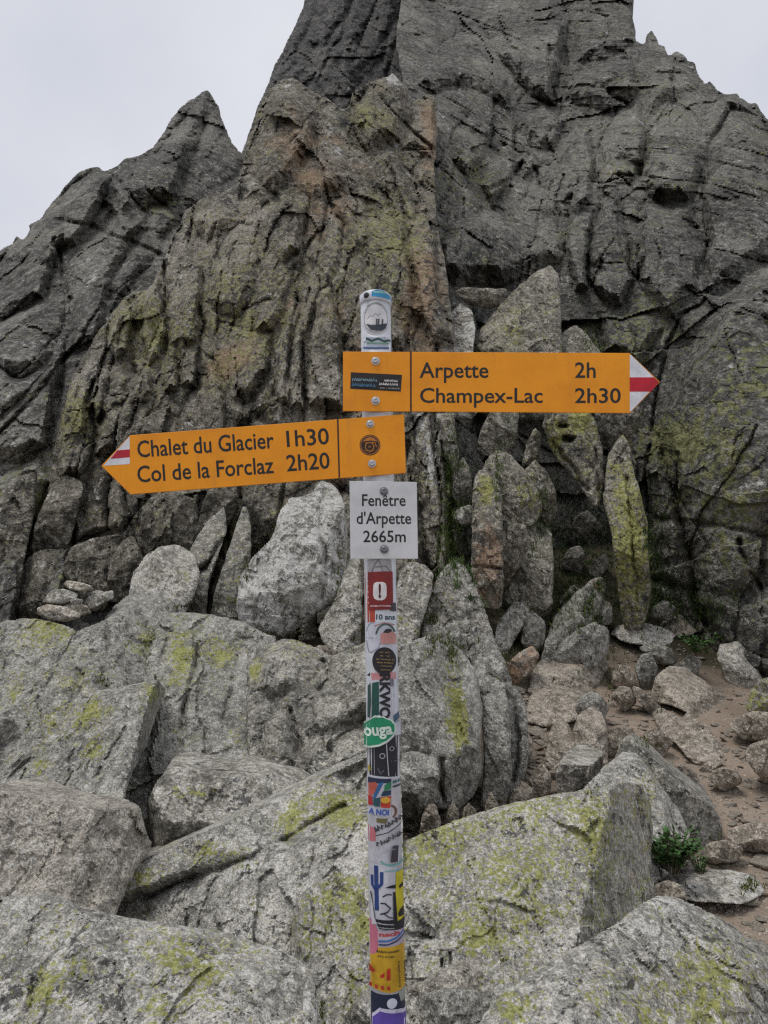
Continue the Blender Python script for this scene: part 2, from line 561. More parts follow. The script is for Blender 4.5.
def rock_mat(name, scale=1.0, dark=(.10, .10, .095), mid=(.27, .262, .245), light=(.56, .55, .52), black=.5, white=.5,
             lcol=((.20, .205, .04), (.40, .405, .13)), rcol=(.30, .17, .09), bump=.6, speck=1.0, grain=1.0, flat=.9):
    t = NT(name)
    tc = t.n('ShaderNodeTexCoord')
    mp = t.n('ShaderNodeMapping')
    t.l(tc.outputs['Object'], mp.inputs['Vector'])
    mp.inputs['Scale'].default_value = (scale, scale * flat, scale * .85)
    v = mp.outputs['Vector']
    big = t.noise(v, 1.1, 6, .62, .3)
    pat = t.noise(v, 3.1, 7, .68, .6)
    med = t.noise(v, 9.0, 7, .72, .5)
    spk = t.noise(v, 34 * grain, 5, .75, .2)
    fin = t.noise(v, 110 * grain, 3, .75)
    sm = t.n('ShaderNodeMapping')
    t.l(tc.outputs['Object'], sm.inputs['Vector'])
    sm.inputs['Scale'].default_value = (scale * 5, scale * 2, scale * .7)
    srk = t.noise(sm.outputs['Vector'], 1.0, 5, .65, .4)
    c = t.mix(t.step(med, .32, .62), dark, mid)
    # broad faces of fresher and of weathered stone, with crisp borders
    c = t.mix(t.math('MULTIPLY', t.step(big, .52, .575), .45), c, light)
    c = t.mix(t.math('MULTIPLY', t.step(pat, .56, .61), .40), c, light)
    c = t.mix(t.math('MULTIPLY', t.step(pat, .445, .40), .55), c, dark)
    c = t.mix(t.math('MULTIPLY', t.step(srk, .56, .68), .42), c, dark)
    # crystal speckle
    c = t.mix(t.math('MULTIPLY', t.step(spk, .51, .60), .58 * speck), c, light)
    c = t.mix(t.math('MULTIPLY', t.step(spk, .465, .39), .58 * speck), c, dark)
    f1 = t.step(fin, .38, .62)
    c = t.mix(.6, c, t.mix(f1, (.16, .16, .155), (.80, .78, .75)), 'OVERLAY')
    # pale crust lichen
    pn = t.noise(v, 9.5, 7, .74, .6)
    pn2 = t.noise(v, 42, 5, .78, .2)
    wv = t.math('ADD', t.math('ADD', t.math('MULTIPLY', pn, .52), t.math('MULTIPLY', pn2, .48)), t.math('MULTIPLY', t.attr('pale'), .22))
    lim = .64 - .14 * white
    c = t.mix(t.math('MULTIPLY', t.step(wv, lim, lim + .025), .85), c, t.mix(f1, (.46, .455, .43), (.70, .69, .66)))
    # rust and weathered brown
    rn = t.noise(v, 4.2, 6, .7, .4)
    rv = t.math('ADD', t.math('ADD', t.math('MULTIPLY', rn, .75), t.math('MULTIPLY', spk, .25)), t.math('SUBTRACT', t.attr('rust'), .5))
    c = t.mix(t.math('MULTIPLY', t.step(rv, .50, .70), .55), c, t.mix(f1, rcol, tuple(min(1, k * 1.5) for k in rcol)))
    # map lichen, yellow green: many small crusts gathered in patches
    ln = t.noise(v, 8.5, 7, .76, .5)
    ln2 = t.noise(v, 50, 6, .8, .2)
    lv = t.math('ADD', t.math('ADD', t.math('MULTIPLY', ln, .36), t.math('MULTIPLY', ln2, .64)), t.math('MULTIPLY', t.math('SUBTRACT', t.attr('lichen'), .5), .36))
    vo = t.n('ShaderNodeTexVoronoi')
    t.l(v, vo.inputs['Vector'])
    vo.inputs['Scale'].default_value = 46
    lv = t.math('ADD', lv, t.math('MULTIPLY', t.math('SUBTRACT', .42, vo.outputs['Distance']), .20))
    lc = t.mix(t.step(t.noise(v, 60, 4, .7), .40, .62), lcol[0], lcol[1])
    c = t.mix(t.math('MULTIPLY', t.step(lv, .532, .548), .85), c, lc)
    # black crust lichen
    bn = t.noise(v, 6.2, 7, .76, .7)
    bn2 = t.noise(v, 42, 4, .75)
    bv = t.math('ADD', t.math('MULTIPLY', bn, .66), t.math('MULTIPLY', bn2, .34))
    lim = .645 - .15 * black
    c = t.mix(t.math('MULTIPLY', t.step(bv, lim, lim + .025), .85), c, (.05, .05, .05))
    t.l(c, t.bsdf.inputs['Base Color'])
    t.bsdf.inputs['Roughness'].default_value = .92
    t.bsdf.inputs['Specular IOR Level'].default_value = .18
    h = t.math('ADD', t.math('MULTIPLY', med, 1.4), t.math('ADD', t.math('MULTIPLY', spk, .8), t.math('MULTIPLY', fin, .3)))
    b = t.n('ShaderNodeBump')
    b.inputs['Strength'].default_value = bump
    b.inputs['Distance'].default_value = .05 / scale
    t.l(h, b.inputs['Height'])
    t.l(b.outputs['Normal'], t.bsdf.inputs['Normal'])
    return t.m

def plain(name, col, rough=.5, metal=0.0, var=.12, vs=40.0, spec=.4, bump=0.0):
    t = NT(name)
    tc = t.n('ShaderNodeTexCoord')
    n = t.noise(tc.outputs['Object'], vs, 4, .65)
    lo = tuple(max(0, k * (1 - var)) for k in col)
    hi = tuple(min(1, k * (1 + var)) for k in col)
    t.l(t.mix(t.step(n, .3, .7), lo, hi), t.bsdf.inputs['Base Color'])
    t.l(t.math('ADD', t.math('MULTIPLY', n, .2), rough - .1), t.bsdf.inputs['Roughness'])
    t.bsdf.inputs['Metallic'].default_value = metal
    t.bsdf.inputs['Specular IOR Level'].default_value = spec
    if bump:
        b = t.n('ShaderNodeBump')
        b.inputs['Strength'].default_value = bump
        b.inputs['Distance'].default_value = .01
        t.l(n, b.inputs['Height'])
        t.l(b.outputs['Normal'], t.bsdf.inputs['Normal'])
    return t.m

M_near = rock_mat('granite_near', 1.0, dark=(.19, .186, .168), mid=(.44, .43, .395), light=(.70, .685, .645), white=.5, black=.62)
M_nearwarm = rock_mat('granite_near_warm', 1.0, dark=(.185, .172, .15), mid=(.42, .395, .35), light=(.60, .565, .50), white=.45, black=.45)
M_slab = rock_mat('granite_slab', .8, dark=(.145, .143, .13), mid=(.35, .344, .312), light=(.58, .57, .53), white=.42, black=.52)
M_mid = rock_mat('granite_mid', .62, dark=(.135, .13, .115), mid=(.335, .324, .288), light=(.55, .535, .485), white=.42, black=.5)
M_pale = rock_mat('granite_pale', .62, dark=(.17, .163, .143), mid=(.43, .414, .37), light=(.68, .655, .60), white=.75, black=.5)
M_cairn = rock_mat('cairn_stone', .7, dark=(.22, .19, .15), mid=(.62, .575, .50), light=(.78, .75, .68), white=.5, black=.25)
M_tan = rock_mat('path_stone', .7, dark=(.17, .15, .122), mid=(.40, .358, .305), light=(.62, .565, .485), white=.35, black=.25, rcol=(.38, .20, .10))
M_cliff = rock_mat('cliff_rock', .34, dark=(.085, .08, .066), mid=(.225, .208, .175), light=(.46, .43, .37), white=.5, black=.62,
                   lcol=((.20, .195, .075), (.40, .385, .19)), rcol=(.32, .21, .13), bump=.8, flat=.5)
M_cliffgrey = rock_mat('cliff_rock_grey', .24, dark=(.064, .063, .06), mid=(.165, .162, .15), light=(.36, .35, .31), white=.45, black=.55,
                   lcol=((.15, .158, .06), (.31, .31, .15)), rcol=(.25, .18, .13), bump=.8, flat=.5)
M_far = rock_mat('cliff_rock_far', .12, dark=(.058, .058, .058), mid=(.145, .142, .138), light=(.25, .246, .234), white=.25, black=.5, rcol=(.17, .13, .11), bump=.8, flat=.5)
M_stand = rock_mat('standing_rock', .5, dark=(.095, .09, .075), mid=(.28, .264, .222), light=(.52, .495, .43), white=.45, black=.56, lcol=((.20, .20, .05), (.42, .42, .15)), rcol=(.30, .19, .12))

def dirt_mat():
    t = NT('dirt')
    tc = t.n('ShaderNodeTexCoord')
    v = tc.outputs['Object']
    a = t.noise(v, .9, 5, .6)
    b_ = t.noise(v, 7, 6, .65)
    g = t.noise(v, 42, 4, .7)
    c = t.mix(t.step(a, .35, .65), (.20, .152, .114), (.285, .227, .176))
    c = t.mix(t.math('MULTIPLY', t.step(b_, .4, .7), .5), c, (.33, .27, .215))
    c = t.mix(t.math('MULTIPLY', t.step(g, .45, .3), .6), c, (.11, .08, .065))
    c = t.mix(t.math('MULTIPLY', t.step(g, .58, .72), .6), c, (.52, .47, .42))
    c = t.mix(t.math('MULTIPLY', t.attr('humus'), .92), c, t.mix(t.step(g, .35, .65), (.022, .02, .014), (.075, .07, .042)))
    t.l(c, t.bsdf.inputs['Base Color'])
    t.bsdf.inputs['Roughness'].default_value = .95
    t.bsdf.inputs['Specular IOR Level'].default_value = .15
    h = t.math('ADD', b_, t.math('MULTIPLY', g, .5))
    b = t.n('ShaderNodeBump')
    b.inputs['Strength'].default_value = .7
    b.inputs['Distance'].default_value = .03
    t.l(h, b.inputs['Height'])
    t.l(b.outputs['Normal'], t.bsdf.inputs['Normal'])
    return t.m
M_dirt = dirt_mat()
M_grass = plain('grass', (.075, .11, .028), .7, var=.5, vs=9, spec=.2)
M_moss = plain('moss', (.085, .10, .028), .9, var=.5, vs=30, spec=.1)
M_leaf = plain('leaf', (.06, .13, .035), .6, var=.45, vs=14, spec=.3)
M_stem = plain('stem', (.09, .07, .04), .8)
M_weed = plain('dark_weed', (.045, .075, .024), .8, var=.5, vs=8, spec=.15)
# ------------------------------------------------------------------ ground: one sheet, climbing to the foot of the cliff
_gp = [(740, 950, 3.9), (720, 880, 4.6), (660, 900, 4.3), (720, 790, 6.0), (760, 700, 7.8), (700, 720, 7.5), (690, 672, 9.0), (600, 625, 9.6),
       (560, 720, 7.5), (540, 795, 5.5), (470, 818, 5.05), (420, 826, 4.85), (500, 770, 5.7), (600, 780, 5.8), (640, 690, 7.7), (540, 665, 8.4), (575, 560, 10.3), (600, 530, 10.9),
       (500, 620, 8.8), (450, 560, 8.7), (640, 640, 9.3), (760, 655, 9.4), (520, 700, 7.2), (640, 745, 6.5), (560, 760, 6.3),
       (300, 640, 8.2), (60, 640, 8.0), (180, 640, 8.2), (330, 1030, 2.75)]
GC = [at(*g) for g in _gp]
GC += [np.array(p) for p in [(0, 0, 0), (2, .3, -.1), (-2, .2, 0), (0, -4, -.4), (0, 1.6, .05), (-1.2, 2.4, .05), (-2.2, 4.4, .35), (-.4, 3.4, .1), (1.0, 3.0, .0),
                             (-4.5, 6.3, .95), (-1.5, 5.6, .7), (4.6, 4.4, -.1), (7, 8, .6), (-8, 9, 2.2), (9, 12, 1.6), (-5, -3, -.6), (5, -3, -.8)]]
GC = np.array(GC)

def ground_z(x, y):
    x = np.asarray(x, float)
    y = np.asarray(y, float)
    num = np.zeros(x.shape)
    den = np.zeros(x.shape)
    for c in GC:
        d2 = (x - c[0]) ** 2 + (y - c[1]) ** 2
        w = np.exp(-d2 / .75) + 2e-3 / (1 + d2) ** 1.5
        num += w * c[2]
        den += w
    return num / den

def ground_depth(px, py):
    r = rays(float(px), float(py))
    t = np.linspace(2.2, 16, 1400)
    Q = EYE + t[:, None] * r
    below = Q[:, 2] < ground_z(Q[:, 0], Q[:, 1])
    return float(t[np.argmax(below)]) if below.any() else 16.0

gx = np.concatenate([[-220, -120, -60, -30, -16], np.arange(-9, -3, .35), np.arange(-3, 1.0, .09), np.arange(1.0, 5.2, .035), np.arange(5.2, 9, .25), [12, 18, 30, 60, 120, 220]])
gy = np.concatenate([[-220, -100, -40, -15, -6], np.arange(-3, 2.4, .3), np.arange(2.4, 9.5, .035), np.arange(9.5, 13, .1), [14, 18, 30, 60, 120, 220]])
GX, GY = np.meshgrid(gx, gy)
P = np.stack([GX.ravel(), GY.ravel(), np.zeros(GX.size)], -1)
gz = ground_z(P[:, 0], P[:, 1])
inner = np.clip(1 - np.maximum(np.abs(P[:, 0]), np.abs(P[:, 1] - 5)) / 14, 0, 1)
gz += (fbm(P / 1.1, 3, 700) * .035 - .03 + fbm(P / .28, 3, 710) * .02 + fbm(P / .07, 2, 720) * .010) * np.clip(inner * 4, 0, 1)
gz -= np.clip(np.hypot(P[:, 0], P[:, 1]) - 25, 0, None) * .22
P[:, 2] = gz
ny_, nx_ = GX.shape
I = np.arange(nx_ * ny_).reshape(ny_, nx_)
gf = np.stack([I[:-1, :-1], I[:-1, 1:], I[1:, 1:], I[1:, :-1]], -1).reshape(-1, 4)
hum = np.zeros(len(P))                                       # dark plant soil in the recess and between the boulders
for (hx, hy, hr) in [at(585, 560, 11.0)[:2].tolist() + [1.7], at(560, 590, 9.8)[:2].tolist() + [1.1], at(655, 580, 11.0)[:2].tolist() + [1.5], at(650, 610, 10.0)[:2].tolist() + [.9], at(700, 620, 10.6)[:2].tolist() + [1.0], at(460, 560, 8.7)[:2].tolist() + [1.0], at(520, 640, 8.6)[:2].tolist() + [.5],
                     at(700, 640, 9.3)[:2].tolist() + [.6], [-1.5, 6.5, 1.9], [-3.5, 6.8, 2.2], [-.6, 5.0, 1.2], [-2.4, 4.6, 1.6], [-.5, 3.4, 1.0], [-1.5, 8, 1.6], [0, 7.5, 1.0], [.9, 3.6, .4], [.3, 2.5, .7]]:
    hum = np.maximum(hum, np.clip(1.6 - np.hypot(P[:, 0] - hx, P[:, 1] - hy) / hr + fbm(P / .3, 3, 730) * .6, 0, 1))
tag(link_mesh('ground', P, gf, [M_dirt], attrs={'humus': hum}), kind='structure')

# ------------------------------------------------------------------ the mountain
SUMMIT = [(205, 260), (236, 165), (246, 140), (254, 118), (262, 98), (270, 78), (276, 62), (285, 46), (294, 28), (301, 12), (306, -4), (316, -60), (420, -110),
          (560, -120), (630, -70), (632, 60), (600, 300), (300, 300)]
rock('summit', SUMMIT, [(240, 160, 33), (300, 60, 40), (300, -60, 48), (450, 0, 44), (600, 0, 44), (450, 280, 33), (240, 280, 31)], M_far, kind='structure', seed=3, res=2.0,
     nf=0, edge=.10, rough=1.6, lich=.05, rust=.15, thick=1.0,
     chunks=[([(240, 170), (275, 70), (300, 40), (312, 60), (290, 90), (268, 130), (255, 170)], .8),
             ([(300, 30), (306, 0), (330, -60), (400, -60), (395, 20), (380, 60), (350, 95), (330, 80), (310, 70)], 1.2, 16)],
     cracks=[([(352, 0), (340, 40), (318, 80)], 2.5, 12), ([(402, -10), (398, 40), (384, 80)], 3, 14)],
     cols=[(-20, 2.4, 3, 1.0, .3, 5), (35, 3.0, 2.4, .7, .3, 7), (-24, .9, 3, .35, .12, 6)], lw=3, rblobs=[(420, 50, 60, .12)])

LEFT = [(-60, 300), (-30, 270), (0, 250), (14, 243), (16, 236), (24, 240), (30, 230), (28, 226), (40, 218), (46, 210), (58, 196), (66, 186), (78, 172), (90, 168), (99, 167), (104, 171),
        (116, 166), (126, 159), (140, 155), (150, 150), (160, 138), (170, 122), (180, 108), (190, 101), (196, 97), (200, 92), (207, 89), (213, 98), (219, 108), (224, 126),
        (232, 144), (243, 154), (262, 160), (300, 300), (310, 520), (300, 700), (-60, 720)]
rock('left_ridge', LEFT, [(0, 640, 8.2), (250, 640, 9.0), (0, 400, 11), (0, 255, 17), (205, 95, 26), (110, 172, 20), (110, 320, 13.5), (250, 200, 22), (280, 400, 13), (-60, 300, 15), (60, 500, 9.4)],
     M_cliffgrey, kind='structure', seed=11, res=1.6, nf=0, edge=.04, rough=1.8, lich=.30, chs=1.0, rust=.05, thick=1.2,
     blobs=[(165, 200, 26, .25), (30, 540, 50, .35), (90, 500, 40, .3), (30, 480, 40, .3)], rblobs=[(100, 185, 10, .31), (175, 165, 22, .28), (35, 420, 14, .22, 40), (5, 570, 20, .25), (100, 540, 18, .19)],
     chunks=[([(-50, 275), (10, 248), (60, 198), (98, 170), (112, 176), (105, 205), (78, 245), (58, 250), (45, 300), (0, 322), (-50, 335)], 1.1, 14),
             ([(-50, 335), (0, 322), (52, 290), (67, 296), (64, 330), (45, 366), (20, 378), (-50, 360)], .9, 14),
             ([(-50, 372), (0, 366), (20, 380), (52, 358), (62, 352), (46, 448), (20, 462), (-50, 474)], .8, 14),
             ([(60, 262), (78, 246), (118, 214), (142, 220), (128, 250), (112, 280), (100, 345), (72, 355), (70, 298)], .7, 14),
             ([(108, 172), (160, 150), (206, 91), (212, 112), (190, 160), (176, 202), (148, 208), (120, 212)], 1.3, 16),
             ([(212, 100), (244, 158), (262, 200), (235, 215), (205, 220), (178, 202), (192, 160)], .5, 16),
             ([(98, 170), (120, 182), (146, 215), (146, 232), (128, 236), (102, 202)], .6),
             ([(142, 228), (150, 206), (172, 206), (182, 222), (160, 240)], .5),
             ([(110, 282), (130, 250), (142, 232), (172, 240), (182, 260), (150, 262), (128, 290), (112, 310)], .4),
             ([(-50, 480), (0, 478), (25, 462), (40, 457), (50, 480), (36, 520), (26, 560), (20, 600), (14, 640), (-50, 660)], .55, 14),
             ([(50, 482), (60, 476), (82, 480), (74, 520), (68, 552), (25, 560), (36, 522)], .40, 12),
             ([(20, 650), (25, 563), (50, 548), (70, 544), (70, 570), (63, 600), (60, 650)], .36, 12),
             ([(-50, 230), (-10, 250), (20, 242), (10, 262), (-50, 290)], .5)],
     cracks=[([(72, 300), (68, 340), (62, 380), (48, 450)], 4, 30), ([(58, 250), (66, 296)], 3, 22), ([(40, 370), (20, 380), (0, 368)], 2, 15), ([(112, 312), (104, 350)], 2, 12),
             ([(48, 484), (34, 524), (24, 566), (18, 620)], 2.4, 22), ([(146, 188), (172, 214)], 1.6, 14), ([(112, 176), (122, 184), (146, 214)], 2, 10)],
     cols=[(0, 1.5, 3.4, .8, .22, 21), (-5, .55, 3.8, .34, .12, 22), (62, 1.8, 2.4, .22, .10, 23)], lw=1.8, ang=.9)

MID = [(150, 290), (172, 240), (186, 212), (198, 200), (214, 196), (226, 190), (236, 186), (242, 168), (248, 140), (253, 120), (260, 105), (266, 92), (274, 84), (284, 78), (292, 77), (301, 82),
       (312, 92), (324, 96), (334, 102), (343, 110), (350, 104), (353, 92), (364, 86), (376, 80), (388, 77), (393, 73), (400, 80), (407, 86), (409, 104), (418, 98), (428, 94),
       (436, 96), (437, 130), (434, 170), (437, 220), (446, 270), (454, 330), (452, 400), (462, 480), (462, 560), (470, 700), (60, 720), (46, 640), (50, 470), (70, 380), (96, 335), (128, 292)]
rock('central_buttress', MID, [(250, 640, 8.3), (440, 640, 8.3), (100, 640, 8.5), (80, 400, 10.2), (400, 400, 9.7), (250, 400, 9.9), (290, 80, 16), (400, 76, 16.5), (430, 100, 17), (160, 290, 12), (250, 230, 12.4), (400, 250, 12)],
     M_cliff, kind='structure', seed=17, res=1.5, nf=0, edge=.05, rough=1.9, lich=.41, rust=.40, thick=1.2, chs=.85,
     blobs=[(240, 320, 70, .22), (80, 420, 26, .35), (140, 330, 40, .3), (370, 120, 26, .3), (400, 240, 40, .25), (360, 250, 40, .2), (245, 530, 40, .3)],
     rblobs=[(300, 150, 40, .19), (320, 210, 60, .14), (430, 130, 12, .34, 40), (425, 300, 26, .31, 90), (350, 330, 30, .19), (225, 360, 30, .19), (120, 530, 24, .15), (330, 480, 20, .12), (90, 430, 14, .19), (320, 450, 60, .12)],
     pblobs=[(430, 460, 24, .4, 60), (320, 130, 30, .2), (393, 74, 8, 1.2), (285, 84, 12, .4)],
     chunks=[([(57, 470), (62, 400), (78, 370), (88, 374), (90, 420), (92, 455), (84, 476), (60, 478)], .35),
             ([(84, 480), (92, 462), (120, 472), (130, 522), (125, 532), (76, 542), (73, 520)], .3),
             ([(62, 650), (72, 544), (124, 534), (114, 562), (108, 650)], .3),
             ([(110, 592), (112, 560), (122, 540), (133, 536), (140, 550), (138, 580), (128, 602)], .35, 12),
             ([(140, 500), (180, 482), (200, 490), (195, 530), (172, 545), (150, 546), (142, 530)], .3),
             ([(107, 345), (112, 310), (124, 284), (134, 290), (132, 320), (128, 350), (115, 362)], .45),
             ([(138, 335), (145, 300), (156, 268), (164, 300), (165, 335), (160, 358), (148, 366)], .45),
             ([(168, 345), (164, 310), (170, 262), (188, 240), (204, 262), (202, 310), (196, 345), (182, 352)], .5, 12),
             ([(158, 372), (168, 346), (176, 346), (178, 390), (164, 392)], .35),
             ([(178, 386), (180, 350), (190, 346), (198, 352), (196, 390)], .35),
             ([(90, 402), (95, 372), (113, 364), (124, 378), (128, 402), (110, 420), (94, 420)], .4),
             ([(126, 385), (140, 364), (150, 370), (154, 392), (138, 412), (128, 404)], .4),
             ([(94, 455), (96, 424), (116, 406), (150, 402), (170, 398), (180, 420), (150, 440), (120, 462)], .35, 12),
             ([(206, 300), (214, 262), (226, 236), (242, 222), (262, 232), (256, 290), (238, 318), (216, 312)], .4, 14),
             ([(192, 222), (200, 202), (240, 182), (246, 214), (228, 228), (206, 244)], .4, 12),
             ([(243, 200), (245, 168), (256, 120), (274, 84), (300, 84), (320, 108), (312, 150), (292, 182), (262, 205)], .8, 18),
             ([(292, 184), (316, 150), (322, 108), (345, 112), (358, 140), (362, 188), (340, 192), (312, 202)], .6, 14),
             ([(352, 110), (366, 88), (392, 74), (406, 86), (406, 112), (398, 140), (366, 150), (354, 128)], .9, 14),
             ([(400, 150), (412, 106), (436, 96), (436, 150), (426, 162), (416, 152)], .7, 10),
             ([(366, 152), (398, 142), (410, 180), (420, 228), (402, 242), (386, 200), (370, 190)], .5, 12),
             ([(248, 212), (262, 208), (290, 186), (308, 204), (300, 250), (282, 266), (258, 232)], .45, 14),
             ([(302, 250), (322, 240), (330, 204), (344, 226), (340, 262), (326, 290), (315, 270)], .4, 10),
             ([(330, 202), (346, 194), (366, 192), (372, 240), (352, 252), (344, 225)], .35, 10),
             ([(276, 400), (274, 350), (286, 318), (295, 300), (302, 306), (297, 330), (289, 350), (290, 408)], .4, 7),
             ([(288, 408), (287, 362), (295, 330), (310, 292), (318, 300), (308, 332), (303, 352), (304, 412)], .45, 7),
             ([(307, 405), (308, 345), (320, 290), (331, 284), (338, 310), (342, 350), (346, 412)], .5, 10),
             ([(342, 320), (346, 262), (362, 252), (376, 280), (386, 330), (380, 350), (360, 362), (346, 350)], .45, 12),
             ([(252, 300), (270, 272), (294, 270), (285, 310), (272, 332), (255, 332)], .35, 12),
             ([(218, 320), (250, 332), (274, 332), (270, 372), (250, 402), (232, 402), (217, 370)], .4, 14),
             ([(196, 402), (200, 352), (214, 362), (226, 402), (225, 440), (205, 442)], .3),
             ([(230, 406), (252, 402), (276, 372), (278, 412), (250, 420), (234, 430)], .3),
             ([(408, 240), (424, 182), (434, 220), (440, 300), (450, 332), (432, 352), (416, 300)], .5, 10),
             ([(390, 250), (408, 250), (414, 310), (405, 352), (390, 342), (384, 290)], .4, 10),
             ([(404, 412), (430, 412), (436, 440), (442, 482), (450, 540), (446, 582), (430, 570), (420, 500)], .4, 9),
             ([(434, 412), (456, 412), (464, 450), (465, 492), (455, 482), (446, 460)], .4, 9),
             ([(405, 440), (412, 480), (426, 560), (433, 600), (418, 600), (403, 520)], .3, 8),
             ([(206, 600), (214, 560), (222, 530), (238, 505), (252, 500), (250, 540), (240, 600)], .25)],
     cracks=[([(164, 262), (167, 300), (166, 350)], 2, 18), ([(298, 300), (288, 350), (284, 405)], 2, 20), ([(310, 290), (302, 345), (306, 410)], 2, 20), ([(338, 290), (343, 350), (346, 405)], 2.2, 18),
             ([(328, 205), (318, 262), (322, 290)], 2.2, 18), ([(296, 232), (306, 258)], 2.4, 14), ([(130, 520), (140, 545), (150, 560)], 2, 16), ([(240, 310), (270, 300), (290, 272)], 3, 10),
             ([(398, 142), (392, 160), (400, 200), (410, 240)], 2, 16), ([(352, 96), (356, 130), (366, 152)], 2, 16), ([(442, 430), (446, 470), (452, 520)], 2.4, 22), ([(412, 420), (424, 500), (434, 560)], 1.8, 14),
             ([(92, 380), (94, 450)], 2.6, 22), ([(124, 284), (134, 330)], 1.8, 14), ([(80, 542), (128, 528)], 1.4, 10)],
     cols=[(-6, .62, 3.6, .46, .15, 31), (4, .27, 4.2, .20, .09, 32), (40, 1.3, 2, .22, .12, 33)], ang=1.0)

